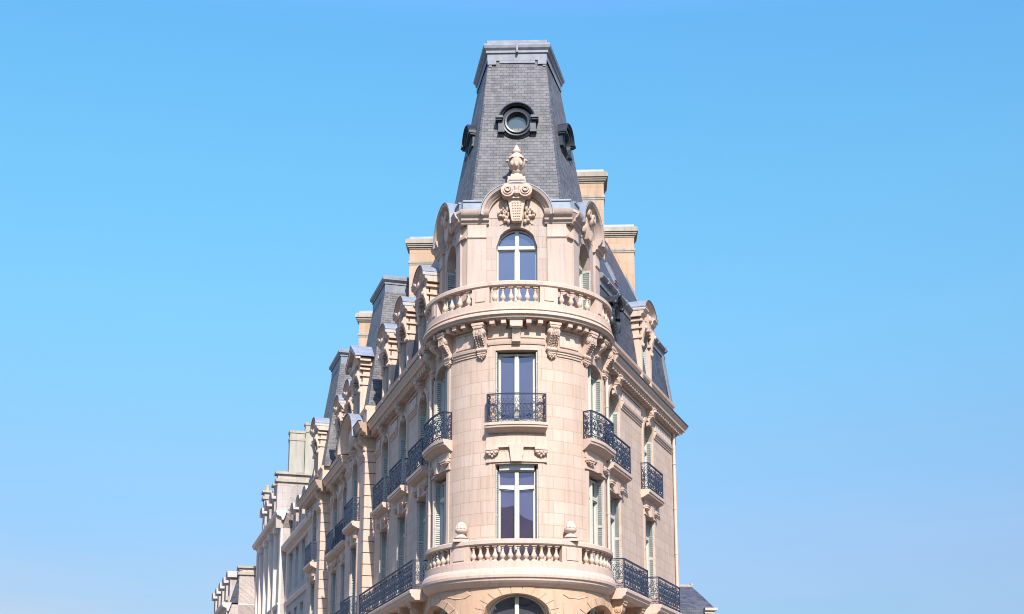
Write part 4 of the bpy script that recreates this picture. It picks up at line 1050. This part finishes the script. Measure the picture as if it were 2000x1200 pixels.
# ---------------------------------------------------------------- stone dormers
def dormer(s, n, kind='arch', w=1.15, zt=19.05, scale_=1.0, zb=16.9, top=0.0):
    F = lambda a, z, q: W(s + a, z, n + q)
    hw = 0.85*scale_; m = MB(F)
    wall(m, -hw, hw, zb, 19.62+top, 0, [(0, w, zb+0.35, zt+top, 0.0 if kind != 'arch' else 0.12)], 0.4, step=9)
    for e in (-1, 1):
        m.quad((e*hw, zb, 0), (e*hw, 19.62+top, 0), (e*hw, 19.62+top, -2.4), (e*hw, zb, -2.4))
        a, b = (w/2+0.05, hw-0.03) if e > 0 else (-hw+0.03, -w/2-0.05)
        box(m, a, b, zb, 18.7+top, 0, 0.08, 1)
        # side console scroll
        polys(m, [(0.05, 19.25+top), (0.26, 19.2+top), (0.28, 19.0+top), (0.18, 18.75+top), (0.12, 18.45+top), (0.16, 18.3+top), (0.05, 18.2+top)], (a+b)/2-0.10, (a+b)/2+0.10)
        blob(m, (a+b)/2, 18.28+top, 0.12, 0.10, 0.10, 0.08, 8); blob(m, (a+b)/2, 19.0+top, 0.26, 0.12, 0.10, 0.07, 8)
        # capital bands on the flank, facing the tower
        for z0, z1, o_ in ((19.25, 19.36, 0.10), (18.95, 19.02, 0.07), (18.55, 18.62, 0.05)):
            a2, b2 = (hw-0.34, hw+o_) if e > 0 else (-hw-o_, -hw+0.34)
            box(m, a2, b2, z0+top, z1+top, -0.32, 0.08+o_*0.8, 1)
        # impost cornice
        a3, b3 = (hw-0.36, hw+0.20) if e > 0 else (-hw-0.20, -hw+0.36)
        prof(m, a3, b3, [(-0.8, 19.42+top), (0.14, 19.42+top), (0.16, 19.50+top), (0.24, 19.54+top), (0.27, 19.66+top), (0.34, 19.72+top), (0.34, 19.78+top), (-0.8, 19.80+top)], 1)
    box(m, -w/2-0.1, w/2+0.1, zt+top+0.0, zt+top+0.09, 0, 0.14, 1)
    poly(m, [(-0.13, zt+top-0.02), (0.13, zt+top-0.02), (0.2, 19.75+top), (-0.2, 19.75+top)], 0.0, 0.24)
    blob(m, 0, 19.55+top, 0.24, 0.18, 0.16, 0.1, 8)
    z = MB(F)
    if kind == 'arch':
        zc = 19.55+top; R = hw+0.20
        ringprof(m, 0, zc, [(R-0.24, -0.3), (R, -0.3), (R, 0.28), (R-0.04, 0.31), (R-0.10, 0.24), (R-0.15, 0.16), (R-0.24, 0.12)], D(6), D(174), 22, 0.72)
        poly(m, [((R-0.2)*cos(pi*i/16), zc + (R-0.2)*0.72*sin(pi*i/16)) for i in range(17)], -0.3, 0.03)
        ring(z, 0, zc, R+0.003, R+0.03, -2.4, 0.33, D(8), D(172), 22, 0.725)
        poly(z, [((R-0.02)*cos(pi*i/16), zc + (R-0.02)*0.72*sin(pi*i/16)) for i in range(17)], -2.4, -0.32)
    else:
        P = [(-hw-0.34, 19.6+top), (hw+0.34, 19.6+top), (hw+0.34, 19.74+top), (0, 20.55+top), (-hw-0.34, 19.74+top)]
        poly(m, P, -0.3, 0.2)
        for e in (-1, 1):
            q = [(0, 20.62+top), (e*(hw+0.42), 19.78+top), (e*(hw+0.42), 19.66+top), (0, 20.42+top)]
            poly(m, q, 0.2, 0.42)
            q = [(0, 20.68+top), (e*(hw+0.46), 19.82+top), (e*(hw+0.46), 19.79+top), (0, 20.63+top)]
            poly(z, q, -2.4, 0.44)
    z.mi = 0
    for e in (-1, 1):
        a3, b3 = (hw-0.2, hw+0.21) if e > 0 else (-hw-0.21, -hw+0.2)
        box(z, a3, b3, 19.80+top, 19.84+top, -0.8, 0.35, 1)
    o = m.build('dormer', M_stone, ROOT); z.build('zinc_cover', M_zinc, o)
    # window set in the dormer
    f = MB(F); zb2 = zb+0.36; nb = -0.36
    for x0, x1 in ((-w/2, -w/2+0.06), (w/2-0.06, w/2), (-0.05, 0.05)): box(f, x0, x1, zb2, zt+top, nb, nb+0.1, 1)
    box(f, -w/2+0.06, w/2-0.06, zt+top-0.25, zt+top-0.15, nb, nb+0.097, 1)
    f.build('frame', M_frame, o)
    g = MB(F); box(g, -w/2, w/2, zb2, zt+top, nb-0.04, nb+0.02, 1); g.build('pane', M_glass2, o)
    for e in (-1, 1):
        h = MB(F); x = e*(w/2-0.03); box(h, x-0.022, x+0.022, zb2, zt+top-0.12, nb+0.11, -0.03, 1)
        q = zb2 + 0.1
        while q < zt+top-0.2: box(h, x-0.03, x+0.03, q, q+0.02, nb+0.14, -0.06, 1); q += 0.075
        h.build('shutter', M_shut, o)
    return o
dormer(S0+7.15, 0.0)
for c in LB: dormer(-(S0+c), 0.0, scale_=0.93)
dormer(-(S0+14.2), PN, 'tri', w=1.3, scale_=1.12)
for c in (18.6, 21.6): dormer(-(S0+c), 0.0, scale_=0.93)
dormer(-(S0+26.6), PN)

# ---------------------------------------------------------------- pavilion roofs on the left front
def pav_roof(s0, s1, n, depth, zt, ins, name='pavilion_roof'):
    m = MB()
    def P(s, nn): return W(-(S0+s), 0, nn)[:2]
    B = [P(s0, n-0.05), P(s1, n-0.05), P(s1, n-depth), P(s0, n-depth)]
    T = [P(s0+ins, n-0.05-ins*0.9), P(s1-ins, n-0.05-ins*0.9), P(s1-ins, n-depth+ins*0.5), P(s0+ins, n-depth+ins*0.5)]
    frustum(m, B, 17.2, T, zt-0.55)
    o = m.build(name, M_slate, ROOT)
    c = MB()
    def grow(Q, d):
        cx = sum(q[0] for q in Q)/4; cy = sum(q[1] for q in Q)/4
        return [(cx + (q[0]-cx)*(1+d/1.6), cy + (q[1]-cy)*(1+d/1.6)) for q in Q]
    for d0, d1, z0, z1 in ((0.04, 0.04, -0.95, -0.4), (0.08, 0.08, -0.4, -0.33), (0.08, 0.2, -0.33, -0.22), (0.2, 0.2, -0.22, -0.1), (0.2, 0.12, -0.1, 0.0)):
        frustum(c, grow(T, d0), zt+z0, grow(T, d1), zt+z1)
    c.build('roof_cap', M_lead, o)
    return o
pav_roof(12.0, 16.8, PN, 3.9, 23.75, 0.95)
pav_roof(24.4, 29.5, PN, 4.2, 24.0, 1.0)
mansard(-(S0+24.4), -(S0+16.8), 0, 21.8); mansard(-(S0+12.0), -(S0+11.6), 0, 20.5)

# ---------------------------------------------------------------- chimneys
def chimney(x0, x1, y0, y1, z0, z1, band=True):
    m = MB(); hbox(m, x0, x1, y0, y1, z0, z1-0.55)
    o = m.build('chimney', M_chim, ROOT)
    c = MB()
    if band: hbox(c, x0-0.05, x1+0.05, y0-0.05, y1+0.05, z1-1.22, z1-1.12); hbox(c, x0-0.025, x1+0.025, y0-0.025, y1+0.025, z1-1.30, z1-1.22)
    for a, b, q in ((0.03, -0.55, -0.47), (0.09, -0.47, -0.40), (0.13, -0.40, -0.32), (0.18, -0.32, -0.14)): hbox(c, x0-a, x1+a, y0-a, y1+a, z1+b, z1+q)
    hbox(c, x0-0.12, x1+0.12, y0-0.12, y1+0.12, z1-0.14, z1-0.08)
    c.build('chimney_cap', M_old if band else M_old, o)
    t = MB(); hbox(t, x0-0.02, x1+0.02, y0-0.02, y1+0.02, z1-0.08, z1+0.06, 0.02); t.build('cover_slab', M_zinc, o)
    return o
chimney(1.9, 3.44, 6.0, 7.2, 19, 26.25)
chimney(2.6, 5.0, 11.0, 12.0, 17, 25.85)
chimney(-5.22, -2.4, 10.7, 11.6, 17, 25.25)
m = MB()
chimney(-8.35, -6.9, 16.8, 17.8, 18, 23.85)

# rear body of the building so that it is solid from other positions
m = MB()
F0 = W
P = [W(S0+11.9, 0, -0.3)[:2], (4.5, 14.5), (-4, 20), W(-(S0+29.4), 0, -5)[:2], W(-(S0+29.4), 0, -0.3)[:2], W(-(S0+16), 0, -0.6)[:2], W(-(S0+2), 0, -0.6)[:2], (0, 0), W(S0+2, 0, -0.6)[:2]]
a = [m.p(x, y, 0, (i*5, 0)) for i, (x, y) in enumerate(P)]; b = [m.p(x, y, 17.3, (i*5, 17.3)) for i, (x, y) in enumerate(P)]
m.face(b)
for i in range(len(P)): m.face((a[i], a[(i+1) % len(P)], b[(i+1) % len(P)], b[i]))
m.build('rear_body', M_far, ROOT)

# ================================================================ other buildings
def wv(s, n): return W(-(S0+s), 0, n)[:2]
def row_house(s0, s1, n, zc, name, label, mat, roofh=3.0, bays=3, chim=None, slate=M_slate_b, giant=False, arched=False):
    r = empty(name, W(-(S0+s0), 0, n)[:2] + (0,)); wx = ROOT.matrix_basis
    r.parent = None
    # world placement through the same rotation as the corner building
    c_, s_ = cos(-D(1.7)), sin(-D(1.7)); lx, ly = wv(s0, n)
    r.location = (0.24 + lx*c_ - ly*s_, 47.0 + lx*s_ + ly*c_, 0)
    dx, dy = (wv(s0+1, n)[0]-lx), (wv(s0+1, n)[1]-ly)
    ang = atan2(dx*s_ + dy*c_, dx*c_ - dy*s_)
    r.rotation_euler = (0, 0, ang)
    tag(r, label, 'building')
    L = s1 - s0
    # local: x along the front (away), y: outward is +y?  front normal is to the left of the travel direction
    F = lambda s, z, q: (s, q, z)
    m = MB(F); ops = []
    bw = L/bays; floors = [z for z in (4.6, 8.6, 12.3, 15.8) if z + 2.6 < zc - 0.3]
    for i in range(bays):
        for z in floors: ops.append((bw*(i+0.5), 1.25, z, z+2.5, 0.55 if arched else 0))
    # wall() subdivides only near the tower radius, fine for a flat front
    wall(m, 0, L, 0, zc, 0, ops, 0.35, step=50)
    m.quad((0, 0, 0), (0, zc, 0), (0, zc, -9), (0, 0, -9)); m.quad((L, 0, 0), (L, zc, 0), (L, zc, -9), (L, 0, -9)); m.quad((0, 0, -9), (L, 0, -9), (L, zc, -9), (0, zc, -9))
    m.build('wall', mat, r)
    k = MB(F); prof(k, -0.25, L+0.0, [(0, zc-0.5), (0.12, zc-0.5), (0.16, zc-0.3), (0.42, zc-0.2), (0.5, zc), (0.5, zc+0.08), (-0.2, zc+0.12)], 1)
    for z in floors[1:]: prof(k, 0.001, L, [(0, z-0.75), (0.1, z-0.75), (0.2, z-0.55), (0.2, z-0.5), (0, z-0.45)], 1)
    for e in (0.0, L-0.6): box(k, e+0.002, e+0.598, 0, zc-0.5, 0, 0.14, 1)
    if giant:
        for i in range(1, bays): box(k, bw*i-0.22, bw*i+0.22, 4.0, zc-0.5, 0, 0.2, 1); box(k, bw*i-0.32, bw*i+0.32, zc-0.95, zc-0.5, 0, 0.28, 1)
    k.build('cornice', M_white, r)
    for o_ in ops:
        a, b, z0, z1 = o_[0]-o_[1]/2, o_[0]+o_[1]/2, o_[2], o_[3]
        f = MB(F)
        for x0, x1 in ((a, a+0.07), (b-0.07, b), (o_[0]-0.05, o_[0]+0.05)): box(f, x0, x1, z0, z1-0.02, -0.33, -0.24, 1)
        box(f, a+0.07, b-0.07, z0+1.85, z0+1.93, -0.33, -0.243, 1)
        fo = f.build('window', M_frame, r); g = MB(F); box(g, a, b, z0, z1, -0.36, -0.31, 1); g.build('pane', M_glass2, fo)
        for xx in (a, b): 
            h = MB(F); box(h, xx-0.02 + (0.03 if xx == a else -0.03), xx+0.02+(0.03 if xx == a else -0.03), z0, z1-0.4, -0.23, -0.02, 1); h.build('shutter', M_shut, fo)
    # balconies of stone on consoles
    bal = MB(F); prof(bal, bw*0.2, L-bw*0.2, [(0.15, 7.9), (0.75, 7.9), (0.78, 7.75), (0.6, 7.6), (0.15, 7.5)], 1)
    bo = bal.build('balcony', M_white, r)
    ir = MB(F); box(ir, bw*0.2, L-bw*0.2, 8.85, 8.89, 0.66, 0.70, 1); box(ir, bw*0.2, L-bw*0.2, 7.95, 7.98, 0.66, 0.70, 1)
    q = bw*0.2
    while q < L-bw*0.2: box(ir, q, q+0.03, 7.9, 8.86, 0.67, 0.69, 1); q += 0.14
    ir.build('railing', M_iron, bo)
    # mansard
    t = MB(F)
    def sh(p, q_, u): 
        H = sqrt((p[0]-q_[0])**2+(p[1]-q_[1])**2); t.face([t.p(0, p[1], p[0], (0, u)), t.p(L, p[1], p[0], (L, u)), t.p(L, q_[1], q_[0], (L, u+H)), t.p(0, q_[1], q_[0], (0, u+H))])
    h1 = min(roofh, 2.6)
    sh((-0.1, zc+0.1), (-0.8, zc+h1), 0); sh((-0.8, zc+h1), (-3.8, zc+roofh), 4); sh((-3.8, zc+roofh), (-8.9, zc+0.1), 9)
    for x in (0.0, L): t.face([t.p(x, zc+0.1, -0.1), t.p(x, zc+h1, -0.8), t.p(x, zc+roofh, -3.8), t.p(x, zc+0.1, -8.9)])
    ro = t.build('roof', slate, r)
    l = MB(F); prof(l, -0.05, L+0.05, [(-0.85, zc+h1-0.1), (-0.68, zc+h1-0.1), (-0.66, zc+h1+0.05), (-0.85, zc+h1+0.12)], 1); l.build('roof_break', M_lead, ro)
    for i in range(bays):
        c = bw*(i+0.5); d = MB(F)
        wall(d, c-0.75, c+0.75, zc+0.1, zc+2.2, -0.12, [(c, 0.95, zc+0.4, zc+1.9, 0.3)], 0.3, step=50)
        for e in (-0.75, 0.75): d.quad((c+e, zc+0.1, -0.12), (c+e, zc+2.2, -0.12), (c+e, zc+2.2, -1.6), (c+e, zc+0.1, -1.6))
        ringprof(d, c, zc+2.1, [(0.6, -1.6), (0.95, -1.6), (0.95, 0.1), (0.6, 0.0)], 0.0, pi, 12, 0.6)
        poly(d, [(c+0.7*cos(pi*j/10), zc+2.1+0.42*sin(pi*j/10)) for j in range(11)], -1.6, -0.08)
        do = d.build('dormer', mat, r); g = MB(F); box(g, c-0.47, c+0.47, zc+0.4, zc+1.9, -0.4, -0.36, 1); g.build('pane', M_glass2, do)
    for (x0, x1, y0, y1, z1, mt) in (chim or []):
        c = MB(F); box(c, x0, x1, zc-1, z1, y0, y1, 1); ch = c.build('chimney', mt, r)
        c = MB(F); k_ = 0.3 if mt is M_sheet else 1; box(c, x0-0.12*k_, x1+0.12*k_, z1-0.5, z1-0.3, y0-0.12*k_, y1+0.12*k_, 1); box(c, x0-0.15*k_, x1+0.15*k_, z1, z1+0.16, y0-0.15*k_, y1+0.15*k_, 1); c.build('chimney_cap', M_old, ch)
        for j in range(3 if y1-y0 < 1.6 and mt is not M_sheet else 0):
            c = MB(); yy = y0 + (y1-y0)*(j+0.5)/3
            lathe(c, (x0+x1)/2, yy, [(0.13, z1+0.15), (0.12, z1+0.5), (0.15, z1+0.52), (0.14, z1+0.6)], 10); c.build('chimney_pot', M_warm, ch)
    return r
row_house(29.6, 40.5, 0.1, 15.3, 'terrace_house', 'pale house squeezed between the corner building and a tall cream chimney wall', M_far, 3.0, 4,
          [(5.0, 5.7, -4.5, -2.2, 20.6, M_far)])
row_house(40.6, 55.0, 0.5, 17.6, 'terrace_house', 'grey-lilac town house with deep cornice and tall stepped cream chimney wall', M_far, 2.6, 5,
          [(0.0, 0.6, -5.5, 0.45, 20.1, M_far), (0.05, 0.7, -1.2, -0.25, 22.9, M_sheet), (0.1, 0.65, -3.2, -1.25, 23.5, M_sheet), (8.2, 8.9, -2.2, -0.3, 21.0, M_far), (12.8, 13.6, -1.6, -0.1, 21.4, M_far)], giant=True, arched=True)
row_house(55.1, 72.0, 2.5, 13.3, 'terrace_house', 'lowest and farthest house on the left street with pink end wall and blue slate roof', M_far, 3.0, 5,
          [(0.0, 0.6, -6.0, -0.7, 16.0, M_white), (9.2, 10.0, -3.5, -1.5, 17.2, M_far)])
# slate-roofed neighbour at the right
NB = empty('slate_roofed_house', (9.0, 66.0, 0), D(6))
tag(NB, 'low house with hipped dark slate roof and skylight beyond the corner building', 'building')
m = MB(); hbox(m, -9, 0.55, 0.2, 9.5, 0, 7.6); m.build('wall', M_block, NB)
m = MB(); frustum(m, [(-9, -0.1), (0.75, -0.1), (0.75, 10.3), (-9, 10.3)], 7.5, [(-9, 0.5), (0.7, 0.5), (0.7, 9.8), (-9, 9.8)], 9.35)
frustum(m, [(-9, 0.5), (1.1, 0.5), (1.1, 9.8), (-9, 9.8)], 9.33, [(-8.6, 1.3), (0.66, 1.3), (0.66, 9), (-8.6, 9)], 10.05)
frustum(m, [(-8.6, 1.3), (0.66, 1.3), (0.66, 9), (-8.6, 9)], 10.05, [(-7, 2.4), (0.38, 2.4), (0.38, 7.5), (-7, 7.5)], 10.68); ro = m.build('roof', M_slate_b, NB)
m = MB(); hbox(m, -7.1, 0.42, 2.3, 2.55, 10.64, 10.75); hbox(m, 0.34, 0.44, 2.28, 2.57, 10.7, 10.81); m.build('ridge_flashing', M_old, ro)
m = MB(); hbox(m, 0.5, 0.85, 0.3, 9.9, 8.85, 9.05); hbox(m, 0.5, 0.98, 0.2, 9.95, 9.05, 9.2); hbox(m, 0.5, 1.12, 0.1, 10.0, 9.2, 9.33); m.build('cornice', M_stone, NB)
Fq = lambda a, b, c: (a + 1.15, 0.5 + 0.8*b/1.2 - c*0.74, 9.35 + 0.9*b/1.2 + c*0.67)
m = MB(Fq); box(m, -3.6, -2.3, 0.5, 1.15, -0.02, 0.10, 1); sk = m.build('skylight', M_rust, ro)
m = MB(Fq); box(m, -3.54, -2.36, 0.56, 1.09, 0.10, 0.13, 1); m.build('pane', M_glass3, sk)

# building across the square behind the camera (only seen mirrored in the panes)
OB = empty('opposite_building', (0, -14, 0)); tag(OB, 'dark slate gabled building across the square, mirrored in the tower window', 'building')
m = MB(); hbox(m, -26, 24, -14, 0, 0, 13.2); m.build('wall', M_warm, OB)
m = MB(); pr = [(-26, 13.2), (-26, 21.8), (-8, 22.4), (-4.6, 21.6), (-3.6, 21.9), (-2.4, 20.6), (-0.8, 19.9), (0.2, 20.3), (1.6, 19.0), (5.2, 18.6), (9, 17.2), (24, 16.4), (24, 13.2)]
a = [m.p(x, -1.5, z) for x, z in pr]; b = [m.p(x, -12, z) for x, z in pr]; m.face(a); m.face(b[::-1])
for i in range(len(pr)): m.face((a[i], a[(i+1) % len(pr)], b[(i+1) % len(pr)], b[i]))
m.build('roof', M_slate_b, OB)
for i in range(9):
    f = MB(); hbox(f, -23+i*5.2, -21.4+i*5.2, -0.02, 0.06, 8.5, 11.0); f.build('window', M_glass2, OB)

# ================================================================ ground
def sheet(name, x0, x1, y0, y1, z, mat, kind='structure'):
    m = MB(); m.face([m.p(x0, y0, z), m.p(x1, y0, z), m.p(x1, y1, z), m.p(x0, y1, z)]); o = m.build(name, mat); o['kind'] = kind; return o
sheet('ground', -2500, 2500, -2500, 2500, -0.02, M_ground)
sheet('road', -70, 60, -13.5, 130, -0.008, M_asphalt)
m = MB(W)
cs = [-(S0+72), -S0] + [-S0 + 2*S0*i/30 for i in range(1, 30)] + [S0, S0+14]
for p_, q_ in zip(cs[:-1], cs[1:]):
    m.quad((p_, 0.13, 0), (q_, 0.13, 0), (q_, 0.13, 4.2), (p_, 0.13, 4.2)); m.quad((p_, 0.13, 4.2), (q_, 0.13, 4.2), (q_, -0.05, 4.2), (p_, -0.05, 4.2))
pv = m.build('pavement', M_pave); pv.location = ROOT.location; pv.rotation_euler = ROOT.rotation_euler; pv['kind'] = 'structure'
